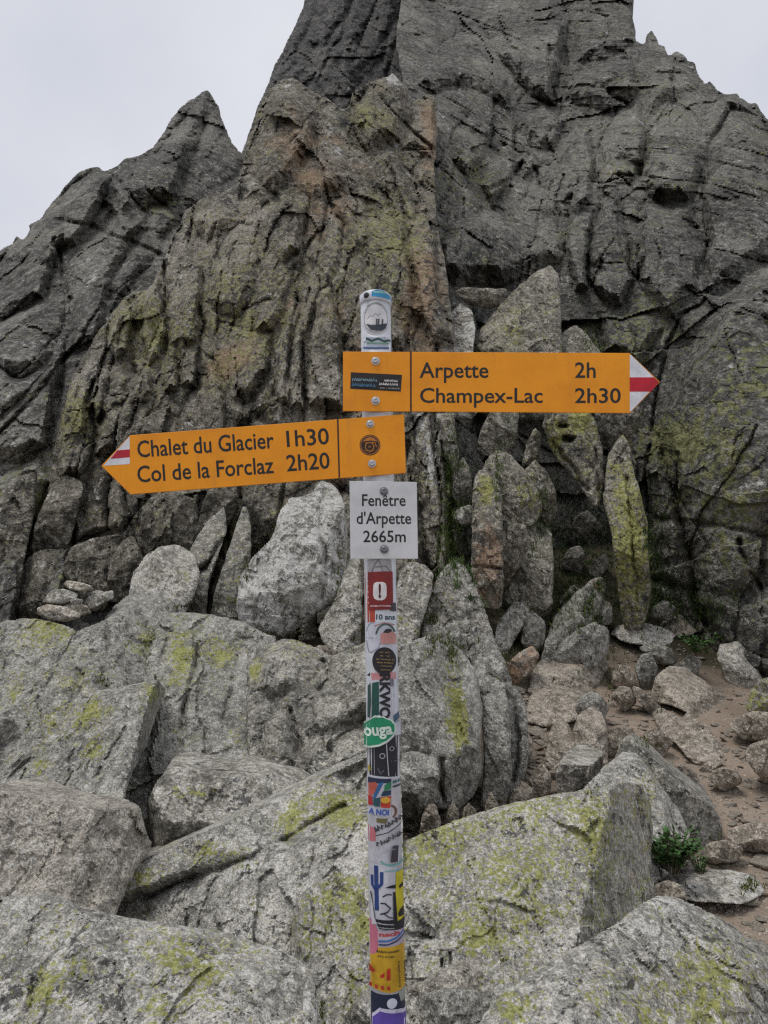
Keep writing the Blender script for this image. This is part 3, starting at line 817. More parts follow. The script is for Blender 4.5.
RIGHT = [(404, 90), (396, 40), (404, -20), (420, -60), (520, -110), (600, -100), (630, -50), (633, -6), (632, 14), (636, 26), (636, 40), (640, 45), (645, 44), (646, 36), (651, 31), (656, 36), (658, 45),
         (665, 46), (669, 56), (676, 51), (683, 55), (687, 60), (694, 62), (700, 76), (706, 86), (709, 81), (718, 90), (726, 93), (737, 93), (742, 98), (750, 104), (757, 103), (762, 112), (772, 122), (810, 150), (850, 190),
         (850, 720), (430, 720), (410, 500), (400, 250)]
rock('right_face', RIGHT, [(720, 640, 9.7), (600, 640, 11.2), (500, 640, 10.4), (440, 640, 9.4), (560, 450, 11.8), (500, 480, 11.0), (690, 420, 11.2), (760, 420, 10.2), (820, 640, 9.2), (740, 110, 22), (660, 50, 27), (600, 190, 18), (448, 150, 17.6), (500, 150, 20.5),
                              (450, 0, 33), (600, 0, 33), (456, 260, 14.2), (480, 300, 14.2), (680, 300, 13.2), (840, 200, 18)],
     M_cliffgrey, kind='structure', seed=23, res=1.5, nf=0, edge=.03, rough=2.2, lich=.38, chs=1.35, rust=.04, thick=1.6,
     blobs=[(720, 470, 60, .36), (750, 380, 60, .2), (670, 440, 22, .5), (720, 540, 40, .2), (660, 130, 50, .12), (470, 175, 30, .2), (640, 330, 40, .15)],
     rblobs=[(452, 210, 20, .28, 70), (440, 60, 40, .22), (480, 110, 30, .22), (440, 40, 40, .19), (465, 110, 14, .19)],
     chunks=[([(655, 432), (660, 400), (676, 362), (694, 340), (722, 296), (768, 262), (850, 240), (850, 700), (730, 700), (706, 640), (690, 560), (672, 490)], 1.0, 26),
             ([(646, 470), (658, 446), (674, 494), (690, 562), (706, 640), (690, 680), (650, 680), (645, 560)], .55, 14),
             ([(704, 300), (707, 240), (702, 200), (712, 145), (730, 112), (768, 132), (850, 170), (850, 235), (768, 256), (722, 290)], .9, 18),
             ([(640, 182), (650, 132), (672, 102), (692, 112), (710, 142), (700, 182), (690, 202), (664, 202), (650, 200)], .9, 16),
             ([(588, 245), (600, 202), (618, 190), (630, 240), (634, 280), (625, 308), (605, 302), (592, 290)], .6, 11),
             ([(630, 270), (632, 236), (640, 230), (645, 258), (636, 282)], .5, 7),
             ([(482, 185), (494, 158), (512, 142), (523, 160), (518, 180), (502, 196), (490, 206)], .8, 10),
             ([(524, 142), (536, 150), (541, 165), (522, 180)], .5, 6),
             ([(542, 182), (560, 150), (575, 120), (590, 130), (596, 160), (590, 200), (575, 216), (550, 216)], .7, 10),
             ([(482, 20), (500, 60), (530, 96), (552, 105), (560, 60), (570, 20), (540, -40), (490, -40)], 1.3, 14),
             ([(406, 90), (440, 42), (478, 26), (508, 78), (512, 112), (480, 92), (450, 82), (430, 92)], 1.0, 14),
             ([(560, 100), (574, 72), (610, 62), (630, 60), (640, 90), (612, 112), (590, 106)], 1.0, 12),
             ([(572, 20), (580, -40), (632, -40), (636, 44), (610, 58), (576, 64)], 1.1, 14),
             ([(440, 242), (455, 222), (480, 212), (550, 222), (570, 242), (560, 265), (530, 276), (505, 288), (455, 286), (440, 270)], .8, 18),
             ([(572, 185), (588, 172), (600, 200), (590, 242), (588, 290), (575, 292), (566, 250)], .7, 10),
             ([(640, 204), (690, 207), (702, 250), (698, 290), (670, 318), (650, 300), (637, 280)], .7, 16),
             ([(600, 312), (625, 316), (650, 312), (664, 325), (650, 350), (640, 372), (602, 352)], .5, 14),
             ([(455, 130), (476, 108), (494, 128), (486, 160), (466, 176), (452, 160)], .6, 12),
             ([(642, 90), (650, 60), (668, 58), (690, 64), (700, 90), (680, 100), (664, 104), (648, 120)], .8, 12),
             ([(608, 118), (640, 96), (648, 130), (640, 178), (618, 186), (602, 190), (600, 150)], .7, 14),
             ([(700, 110), (712, 92), (740, 98), (768, 122), (730, 108), (712, 140)], .5, 8),
             ([(510, 120), (545, 108), (572, 112), (556, 148), (540, 150), (524, 138)], .6, 12)],
     cracks=[([(478, 22), (505, 62), (530, 96), (556, 108)], 3, 24), ([(560, 20), (566, 60), (568, 100)], 2.4, 20), ([(548, 45), (552, 80), (556, 105)], 2, 16), ([(492, 190), (510, 178), (524, 164)], 3.2, 34),
             ([(530, 155), (536, 175), (540, 190)], 2.4, 24), ([(704, 200), (707, 230), (704, 262), (714, 282), (700, 305), (680, 315), (668, 345), (657, 385), (652, 430)], 2.4, 22),
             ([(645, 200), (642, 240), (636, 280)], 2.2, 18), ([(618, 205), (624, 260), (632, 275)], 2, 16), ([(592, 210), (588, 280), (604, 302)], 2.2, 20), ([(650, 445), (645, 480), (650, 540)], 2.4, 24),
             ([(676, 455), (678, 500), (694, 520), (708, 548)], 2, 16), ([(738, 540), (748, 570), (760, 590)], 3, 24), ([(700, 200), (712, 140), (730, 110)], 2, 18), ([(586, 60), (566, 98)], 2, 16), ([(600, 150), (614, 112), (622, 80)], 2, 14),
             ([(564, 175), (556, 200), (560, 222)], 2, 18)],
     cols=[(-12, 1.5, 3.2, .75, .22, 41), (38, 2.6, 2.2, .7, .25, 43), (-18, .55, 3.5, .30, .11, 42), (60, .7, 3, .16, .07, 44)], lw=2.0, ang=.8, bump=.7)
# ------------------------------------------------------------------ boulders of the foreground
rock('boulder', [(-60, 912), (0, 897), (40, 893), (62, 896), (80, 907), (130, 918), (175, 925), (215, 930), (240, 937), (270, 947), (300, 959), (313, 974), (318, 1000), (318, 1090), (-60, 1110)],
     [(100, 905, 2.75), (100, 1024, 2.25), (300, 960, 2.6)], M_near, 'big pale granite boulder filling the lower left corner, speckled with yellow lichen', seed=101, nf=4, edge=.16, facet=.6, lich=.40, thick=.7,
     blobs=[(205, 975, 30, .3), (40, 990, 22, .4), (170, 950, 22, .25), (160, 1010, 20, .3), (85, 965, 14, .25)], pale=.1, bump=.8)
rock('boulder', [(-60, 800), (0, 784), (30, 777), (55, 782), (75, 790), (100, 795), (128, 800), (140, 806), (146, 830), (153, 846), (130, 880), (110, 930), (-60, 960)],
     [(0, 800, 3.5), (140, 800, 3.6), (0, 900, 3.2)], M_nearwarm, 'blocky granite boulder at the left edge with a bare, slightly brownish front face', seed=103, nf=0, edge=.14, lich=.06, rust=.02, thick=.8,
     planes=[[(50, 805, 3.36), (145, 825, 3.75), (60, 905, 3.2)], [(0, 797, 3.42), (140, 812, 3.66), (40, 778, 4.0)]], rblobs=[(70, 860, 40, .1)], pblobs=[(0, 860, 40, .3)])
rock('flat_rock', [(90, 893), (104, 874), (118, 862), (160, 844), (200, 826), (260, 800), (310, 775), (345, 760), (368, 751), (386, 748), (400, 752), (404, 870), (390, 930), (330, 1000), (260, 985), (150, 945), (98, 915)],
     [(120, 880, 3.7), (380, 760, 3.9), (250, 960, 3.15)], M_near, 'long tilted granite slab with a pale upper rim, rising from the left towards the pole', seed=107, nf=3, edge=.05, facet=.4, lich=.34, thick=.5, planes=[[(118, 873, 3.72), (345, 769, 3.86), (345, 760, 4.3)]],
     blobs=[(140, 880, 34, .45, 16), (215, 855, 34, .36, 14), (290, 825, 18, .4), (345, 812, 26, .4), (318, 800, 20, .3)], pale=.1,
     chunks=[([(92, 893), (118, 863), (200, 826), (300, 780), (385, 748), (400, 800), (345, 822), (290, 852), (230, 862), (180, 884), (120, 905)], .045, 10)],
     cracks=[([(150, 896), (185, 880), (235, 862), (290, 836), (345, 806)], 2.0, 9), ([(310, 870), (318, 840), (330, 830)], 2, 6)], rblobs=[(250, 900, 30, .3)])
rock('flat_rock', [(281, 935), (288, 908), (310, 886), (345, 863), (372, 853), (400, 843), (450, 822), (500, 806), (550, 795), (600, 787), (626, 781), (642, 786), (650, 800), (653, 830), (651, 862), (655, 895), (650, 960), (560, 1060), (330, 1060), (290, 985)],
     [(320, 900, 3.25), (600, 800, 3.7), (450, 980, 2.85)], M_near, 'wide flat granite slab right of the pole, covered in yellow green map lichen', seed=109, nf=0, edge=.07, lich=.52, thick=.5,
     planes=[[(606, 800, 3.66), (652, 800, 4.3), (612, 900, 3.4)], [(300, 890, 3.28), (300, 960, 3.0), (284, 920, 3.5)]],
     blobs=[(430, 850, 40, .2), (550, 850, 40, .2), (350, 900, 30, .3), (480, 920, 40, .15), (600, 830, 24, .2)], rblobs=[(632, 870, 16, .55, 50), (360, 980, 40, .3), (420, 990, 50, .3)], pale=-.1)
rock('boulder', [(455, 1080), (474, 1030), (490, 1006), (510, 986), (540, 966), (570, 950), (595, 936), (622, 919), (640, 904), (656, 896), (672, 896), (690, 903), (715, 915), (740, 930), (752, 950), (800, 975), (830, 1000), (830, 1100), (455, 1110)],
     [(640, 910, 2.75), (640, 1024, 2.3), (780, 1000, 2.6)], M_near, 'granite boulder at the bottom right, mottled white, dark grey and mossy green', seed=113, nf=4, edge=.22, facet=.7, lich=.38, thick=.7,
     blobs=[(700, 1000, 50, .35, 40), (600, 990, 30, .15), (720, 960, 30, .25), (510, 1015, 22, .4)], pale=.08, pblobs=[(650, 920, 40, .25)])
rock('boulder', [(700, 930), (716, 916), (738, 934), (768, 944), (840, 962), (840, 1060), (740, 1040)], [(740, 940, 3.2), (820, 960, 3.2), (770, 1020, 2.9)], M_mid, 'low grey rock at the right edge, just behind the bottom right boulder', seed=115, lich=.1, edge=.25, thick=.6)
rock('boulder', [(392, 985), (420, 984), (440, 970), (480, 953), (514, 944), (545, 948), (566, 946), (548, 966), (515, 990), (492, 1012), (470, 1060), (400, 1060)], [(440, 990, 2.75), (550, 950, 3.0), (450, 1040, 2.6)], M_nearwarm,
     'knobbly brownish rock wedged below the lichen covered slab', seed=117, nf=4, lich=.12, rust=.25, edge=.3, thick=.6, rblobs=[(410, 980, 25, .3)])
rock('boulder', [(414, 1010), (424, 993), (448, 988), (478, 990), (491, 1004), (484, 1075), (416, 1075)], [(450, 1000, 2.5)], M_slab, 'small dark grey rock right of the foot of the pole', seed=119, lich=.0, edge=.35, thick=.8, nf=4)
rock('boulder', [(334, 1030), (348, 1010), (362, 995), (388, 988), (410, 992), (426, 1012), (424, 1080), (334, 1080)], [(380, 1000, 2.45)], M_pale, 'rounded whitish rock directly behind the foot of the pole', seed=121, lich=.1, edge=.4, thick=.8, nf=3)

# ------------------------------------------------------------------ slabs left of the pole
rock('flat_rock', [(4, 785), (20, 768), (42, 754), (60, 736), (84, 712), (94, 692), (120, 686), (148, 682), (158, 679), (167, 690), (156, 716), (146, 746), (131, 776), (124, 800), (110, 840), (30, 840), (0, 810)],
     [(120, 690, 4.9), (30, 770, 4.5), (120, 790, 4.15)], M_slab, 'leaning grey slab with a sharp right edge and yellow patches, above the left edge boulder', seed=131, nf=0, edge=.07, lich=.34, thick=.5,
     planes=[[(152, 690, 4.85), (168, 690, 5.4), (132, 770, 4.3)], [(100, 700, 4.8), (160, 688, 4.85), (120, 682, 5.2)]], blobs=[(85, 712, 20, .5), (152, 692, 12, .4), (92, 752, 12, .5), (40, 765, 14, .25)])
rock('boulder', [(146, 802), (155, 785), (174, 756), (190, 751), (214, 755), (235, 762), (258, 753), (275, 763), (300, 768), (314, 776), (308, 800), (270, 850), (200, 880), (156, 865), (150, 840)],
     [(190, 760, 4.4), (300, 775, 4.4), (200, 850, 3.95)], M_pale, 'crumpled pale rock with a mossy hollow, behind the long tilted slab', seed=133, nf=0, edge=.16, lich=.12, thick=.6,
     planes=[[(170, 781, 3.98), (240, 786, 4.0), (200, 755, 4.9)], [(250, 790, 4.02), (310, 800, 4.35), (285, 765, 4.75)], [(170, 783, 3.98), (250, 790, 4.02), (205, 840, 4.12)], [(160, 790, 4.0), (150, 830, 4.4), (170, 850, 3.95)]], blobs=[(200, 790, 34, .55, 12)], cracks=[([(258, 756), (266, 780), (272, 800)], 2.5, 8)], bump=1.4)
rock('flat_rock', [(-60, 840), (-40, 760), (0, 715), (25, 690), (45, 660), (62, 640), (84, 628), (105, 620), (125, 610), (160, 602), (178, 605), (168, 630), (156, 660), (146, 690), (110, 740), (60, 800)],
     [(130, 612, 6.15), (30, 740, 5.0), (120, 720, 5.15)], M_slab, 'long smooth grey slab running down to the left from below the cairn', seed=135, nf=0, edge=.10, lich=.36, thick=.5,
     planes=[[(112, 660, 5.62), (160, 620, 6.6), (140, 690, 5.55)]], blobs=[(75, 690, 30, .22), (50, 730, 20, .2), (145, 640, 12, .3, 22)], cracks=[([(110, 620), (106, 660), (96, 690)], 2.2, 5)])
rock('flat_rock', [(-60, 645), (0, 622), (25, 618), (45, 620), (62, 624), (76, 630), (70, 642), (55, 670), (36, 702), (10, 732), (-10, 760), (-60, 780)],
     [(30, 625, 6.1), (-20, 740, 5.1), (40, 690, 5.4)], M_slab, 'grey slab at the left edge thick with pale green lichen', seed=137, nf=0, edge=.12, lich=.40, thick=.5, blobs=[(45, 630, 22, .35), (10, 690, 24, .2)])
rock('flat_rock', [(-60, 705), (-10, 720), (12, 716), (18, 724), (6, 752), (-14, 790), (-60, 800)], [(0, 740, 4.9)], M_slab, 'dark wedge of rock low at the left edge, under the lichen covered slab', seed=139, lich=.05, edge=.2, thick=.5)
rock('rock_outcrop', [(116, 760), (122, 720), (134, 676), (146, 640), (152, 622), (164, 614), (186, 612), (214, 615), (238, 620), (262, 632), (277, 637), (268, 662), (264, 700), (276, 752), (276, 830), (130, 860), (120, 810)],
     [(200, 620, 6.4), (130, 760, 5.0), (260, 760, 5.0)], M_slab, 'rounded whale back of grey bedrock with long slanting grooves, left of centre', 'outcrop', seed=141, nf=3, edge=.12, facet=.6, lich=.34, thick=.5,
     blobs=[(182, 655, 16, .45, 36), (225, 660, 16, .35), (210, 640, 14, .2), (230, 735, 16, .2)], cracks=[([(200, 640), (194, 670), (184, 710), (180, 745)], 2.4, 10), ([(240, 655), (232, 690), (222, 720)], 2, 7), ([(262, 640), (252, 680), (250, 730)], 2, 6), ([(166, 640), (156, 690), (150, 740)], 2.6, 10)], bump=.8)
rock('rock_outcrop', [(246, 720), (250, 662), (264, 646), (284, 638), (300, 641), (318, 648), (332, 656), (346, 650), (368, 640), (386, 638), (398, 650), (400, 780), (350, 810), (290, 810), (252, 790)],
     [(290, 645, 6.0), (260, 770, 4.9), (380, 760, 4.9)], M_mid, 'broken lumpy grey bedrock directly behind the pole, cracked into several blocks', 'outcrop', seed=143, nf=3, edge=.14, facet=.6, lich=.28, thick=.5, rust=.06,
     chunks=[([(256, 690), (262, 655), (284, 642), (302, 650), (318, 672), (310, 690), (285, 692), (270, 700)], .16, 12), ([(300, 700), (316, 690), (336, 660), (368, 644), (396, 650), (396, 700), (360, 722), (330, 730), (300, 742), (290, 720)], .18, 14),
             ([(330, 745), (352, 728), (368, 724), (376, 752), (352, 768), (334, 768)], .12), ([(262, 720), (288, 706), (300, 745), (290, 780), (262, 776)], .12)],
     cracks=[([(318, 692), (330, 680), (322, 660)], 2.4, 12), ([(290, 710), (300, 745), (310, 775)], 2, 9), ([(345, 700), (352, 716)], 2, 8)], blobs=[(255, 672, 8, .5, 16), (300, 650, 20, .2)], bump=1.3)

# ------------------------------------------------------------------ blocks below the central buttress
rock('boulder', [(236, 604), (240, 575), (254, 556), (273, 536), (279, 512), (290, 498), (312, 494), (320, 480), (334, 484), (344, 500), (348, 540), (346, 580), (336, 602), (320, 612), (300, 628), (280, 640), (250, 640), (238, 620)],
     [(300, 500, 7.3), (290, 620, 6.7), (340, 560, 7.1)], M_mid, 'large whitish boulder with black stains just below the arrow sign that points left', seed=151, nf=5, edge=.22, facet=1.0, lich=.14, thick=.8, pale=.45,
     rblobs=[(322, 490, 16, .35)], cracks=[([(318, 502), (326, 560), (322, 600)], 2.4, 7), ([(240, 585), (250, 600)], 2, 6)], bump=1.3)
rock('boulder', [(128, 600), (132, 576), (144, 556), (160, 546), (178, 544), (194, 554), (200, 575), (194, 598), (180, 612), (142, 612)], [(165, 550, 7.5), (165, 605, 7.1)], M_pale,
     'rounded grey boulder standing just right of the cairn', seed=153, lich=.22, edge=.2, nf=7, facet=1.3, fmax=.75, blobs=[(185, 575, 12, .3)])
rock('flat_rock', [(104, 618), (118, 602), (132, 592), (150, 590), (176, 594), (192, 602), (184, 616), (150, 624), (112, 628)], [(150, 592, 7.2), (150, 622, 6.6)], M_slab, 'low flat slab in front of the rounded boulder, right of the cairn', seed=155, lich=.16, edge=.3, thick=.6)
rock('flat_rock', [(210, 622), (215, 590), (225, 560), (235, 530), (244, 502), (251, 520), (251, 560), (243, 590), (240, 620)], [(232, 540, 7.7), (230, 610, 7.3)], M_mid, 'narrow upright slab with green lichen, left of the whitish boulder', seed=157, lich=.42, edge=.3)
rock('boulder', [(180, 612), (182, 575), (192, 545), (206, 522), (226, 505), (226, 535), (216, 562), (208, 590), (206, 622)], [(205, 530, 8.0), (195, 600, 7.5)], M_mid, 'greenish broken rock between the rounded boulder and the narrow upright slab', seed=159, lich=.36, edge=.3,
     cracks=[([(186, 580), (204, 566), (222, 540)], 2.2, 12)])
rock('flat_rock', [(318, 628), (334, 602), (345, 572), (352, 548), (360, 556), (362, 600), (360, 660), (336, 668), (324, 645)], [(345, 560, 7.2), (340, 650, 6.4)], M_pale, 'thin pale upright slab leaning beside the pole at the right of the whitish boulder', seed=161, lich=.16, edge=.3)
rock('stone', [(310, 652), (318, 645), (330, 647), (342, 654), (332, 662), (316, 661)], [(326, 652, 6.25)], M_tan, 'small pale loose stone lying on the broken bedrock left of the pole', 'stone', seed=163, edge=.4, res=1.5)

# cairn
CG = 'stones piled up in the cairn at the left'
for i, (pl, d, lab) in enumerate([
        ([(37, 608), (46, 604), (64, 606), (82, 613), (80, 619), (66, 622), (46, 619), (38, 614)], 6.75, 'broad tan stone lying at the bottom front of the cairn'),
        ([(60, 607), (74, 601), (88, 606), (92, 613), (84, 616), (70, 612)], 6.85, 'brownish wedge stone in the middle of the cairn'),
        ([(42, 602), (48, 593), (54, 589), (68, 589), (78, 594), (77, 600), (64, 604), (52, 604)], 6.85, 'pale stone on the left shoulder of the cairn'),
        ([(63, 584), (66, 580), (82, 582), (92, 586), (94, 590), (84, 592), (70, 590)], 6.95, 'topmost flat stone of the cairn'),
        ([(84, 603), (88, 596), (104, 592), (113, 590), (114, 598), (104, 603), (94, 609), (86, 609)], 6.9, 'pointed grey stone on the right side of the cairn'),
        ([(83, 596), (86, 592), (100, 590), (106, 592), (98, 596), (90, 599)], 7.05, 'small stone tucked under the top stone of the cairn'),
        ([(68, 600), (74, 598), (84, 600), (82, 604), (72, 604)], 6.82, 'small chip wedged in the front of the cairn')]):
    rock('cairn_stone', pl, [(pl[0][0], pl[0][1], d)], M_cairn if i in (0, 1, 3) else M_pale, lab, 'stone', CG, seed=171 + i, res=1.1, edge=.35, rough=.7, lich=.0, nf=4)

# ------------------------------------------------------------------ stones right of the pole
rock('boulder', [(392, 700), (398, 662), (411, 641), (430, 635), (450, 641), (466, 655), (478, 676), (483, 712), (480, 745), (483, 772), (474, 796), (456, 812), (426, 806), (400, 812), (392, 800)],
     [(440, 640, 5.1), (440, 800, 4.6), (478, 740, 4.9)], M_slab, 'tall rounded grey boulder right of the pole with a yellow lichen streak down its side', seed=201, nf=4, edge=.24, facet=.8, lich=.20, thick=.8,
     blobs=[(455, 700, 13, .6, 50), (426, 655, 12, .35), (462, 730, 10, .4, 30)], cracks=[([(442, 760), (440, 785), (444, 806)], 2.6, 12)], bump=.8)
rock('boulder', [(396, 765), (404, 752), (420, 751), (436, 756), (440, 776), (436, 802), (424, 816), (398, 822)], [(418, 760, 4.55), (418, 815, 4.45)], M_slab, 'squat dark grey block at the foot of the tall rounded boulder', seed=203, edge=.25, lich=.08)
rock('flat_rock', [(470, 664), (478, 658), (491, 657), (503, 676), (509, 702), (511, 740), (512, 782), (506, 812), (480, 812), (484, 760), (481, 705)], [(490, 665, 5.4), (495, 790, 5.0)], M_slab, 'narrow upright slab leaning on the right of the tall rounded boulder', seed=205, edge=.3, lich=.3)
rock('flat_rock', [(502, 700), (508, 684), (517, 686), (526, 705), (529, 740), (527, 772), (520, 806), (504, 806)], [(515, 690, 5.6), (515, 795, 5.25)], M_slab, 'third and smallest of the upright slabs right of the pole', seed=207, edge=.3, lich=.2, cracks=[([(514, 700), (518, 740), (514, 780)], 2, 8)])
rock('boulder', [(418, 650), (422, 612), (432, 590), (440, 572), (453, 559), (465, 564), (478, 590), (489, 620), (496, 645), (508, 668), (506, 700), (470, 700), (430, 690)],
     [(455, 565, 6.2), (460, 680, 5.7)], M_mid, 'pointed pale grey boulder rising behind the tall rounded one', seed=209, nf=4, edge=.24, lich=.2, thick=.8, blobs=[(450, 600, 8, .3, 30)], pale=.1)
rock('boulder', [(436, 640), (446, 624), (456, 622), (466, 640), (468, 662), (440, 662)], [(452, 640, 5.5)], M_slab, 'small dark rock in the gap between the tall and the pointed boulders', seed=211, edge=.35, lich=.1)
rock('flat_rock', [(394, 660), (395, 600), (399, 576), (409, 561), (426, 564), (434, 575), (429, 602), (419, 630), (408, 668), (398, 690)], [(412, 570, 6.0), (405, 670, 5.6)], M_pale, 'upright pale stone with lichen beside the pole, just under the white elevation plate', seed=213, nf=4, edge=.28, lich=.36)
rock('flat_rock', [(474, 648), (482, 636), (492, 637), (501, 652), (510, 674), (514, 694), (504, 706), (486, 690)], [(492, 645, 5.6), (500, 695, 5.4)], M_slab, 'small cracked slab perched on top of the narrow upright slabs', seed=215, edge=.3, lich=.12)
rock('stone', [(492, 640), (499, 620), (510, 606), (519, 595), (534, 592), (541, 597), (536, 608), (523, 626), (511, 642), (502, 655)], [(520, 600, 7.6), (505, 645, 7.2)], M_pale, 'leaning stone with a pale flat top right of the pointed boulder', 'stone', seed=217, sit=True, edge=.25, res=1.5, rust=.15)
rock('stone', [(520, 640), (524, 618), (536, 612), (546, 622), (544, 645), (530, 655)], [(533, 630, 7.8)], M_mid, 'grey rock half hidden behind the leaning pale topped stone', 'stone', seed=218, sit=True, edge=.3, res=1.5)
rock('stone', [(506, 672), (511, 660), (522, 650), (532, 646), (540, 655), (534, 668), (522, 678), (510, 684)], [(522, 662, 7.2)], M_tan, 'rusty brown stone in the dark hollow below the leaning stone', 'stone', seed=219, sit=True, edge=.3, res=1.5, rust=.6)
rock('boulder', [(538, 662), (546, 636), (556, 614), (571, 597), (590, 580), (602, 576), (608, 585), (601, 606), (592, 624), (574, 648), (556, 668)], [(595, 585, 8.3), (550, 650, 7.7)], M_mid, 'slanting boulder with an orange tip pointing up to the right', seed=221, sit=True, nf=3, edge=.22, lich=.12, rust=.12, res=1.6, rblobs=[(598, 585, 12, .5)])
rock('boulder', [(548, 668), (556, 648), (575, 630), (594, 622), (608, 628), (610, 648), (596, 664), (566, 672)], [(580, 645, 7.6)], M_slab, 'dull purplish boulder at the foot of the slanting one', seed=223, sit=True, edge=.3, lich=.03, res=1.6, rust=.15)
rock('flat_rock', [(526, 690), (533, 668), (545, 655), (560, 648), (572, 652), (588, 657), (604, 656), (609, 665), (602, 680), (588, 690), (560, 694)], [(570, 655, 7.5), (560, 690, 6.9)], M_tan, 'rust stained flat rock on the trail below the purplish boulder', seed=225, sit=True, edge=.22, lich=.04, rust=.25, res=1.6, rblobs=[(575, 660, 18, .5, 8)])
rock('flat_rock', [(522, 718), (530, 694), (552, 684), (580, 690), (592, 700), (580, 716), (550, 724)], [(555, 690, 7.2), (555, 720, 6.7)], M_tan, 'pale tan ledge of rock in the dirt under the rust stained one', seed=226, sit=True, edge=.3, rust=.2, res=1.6)
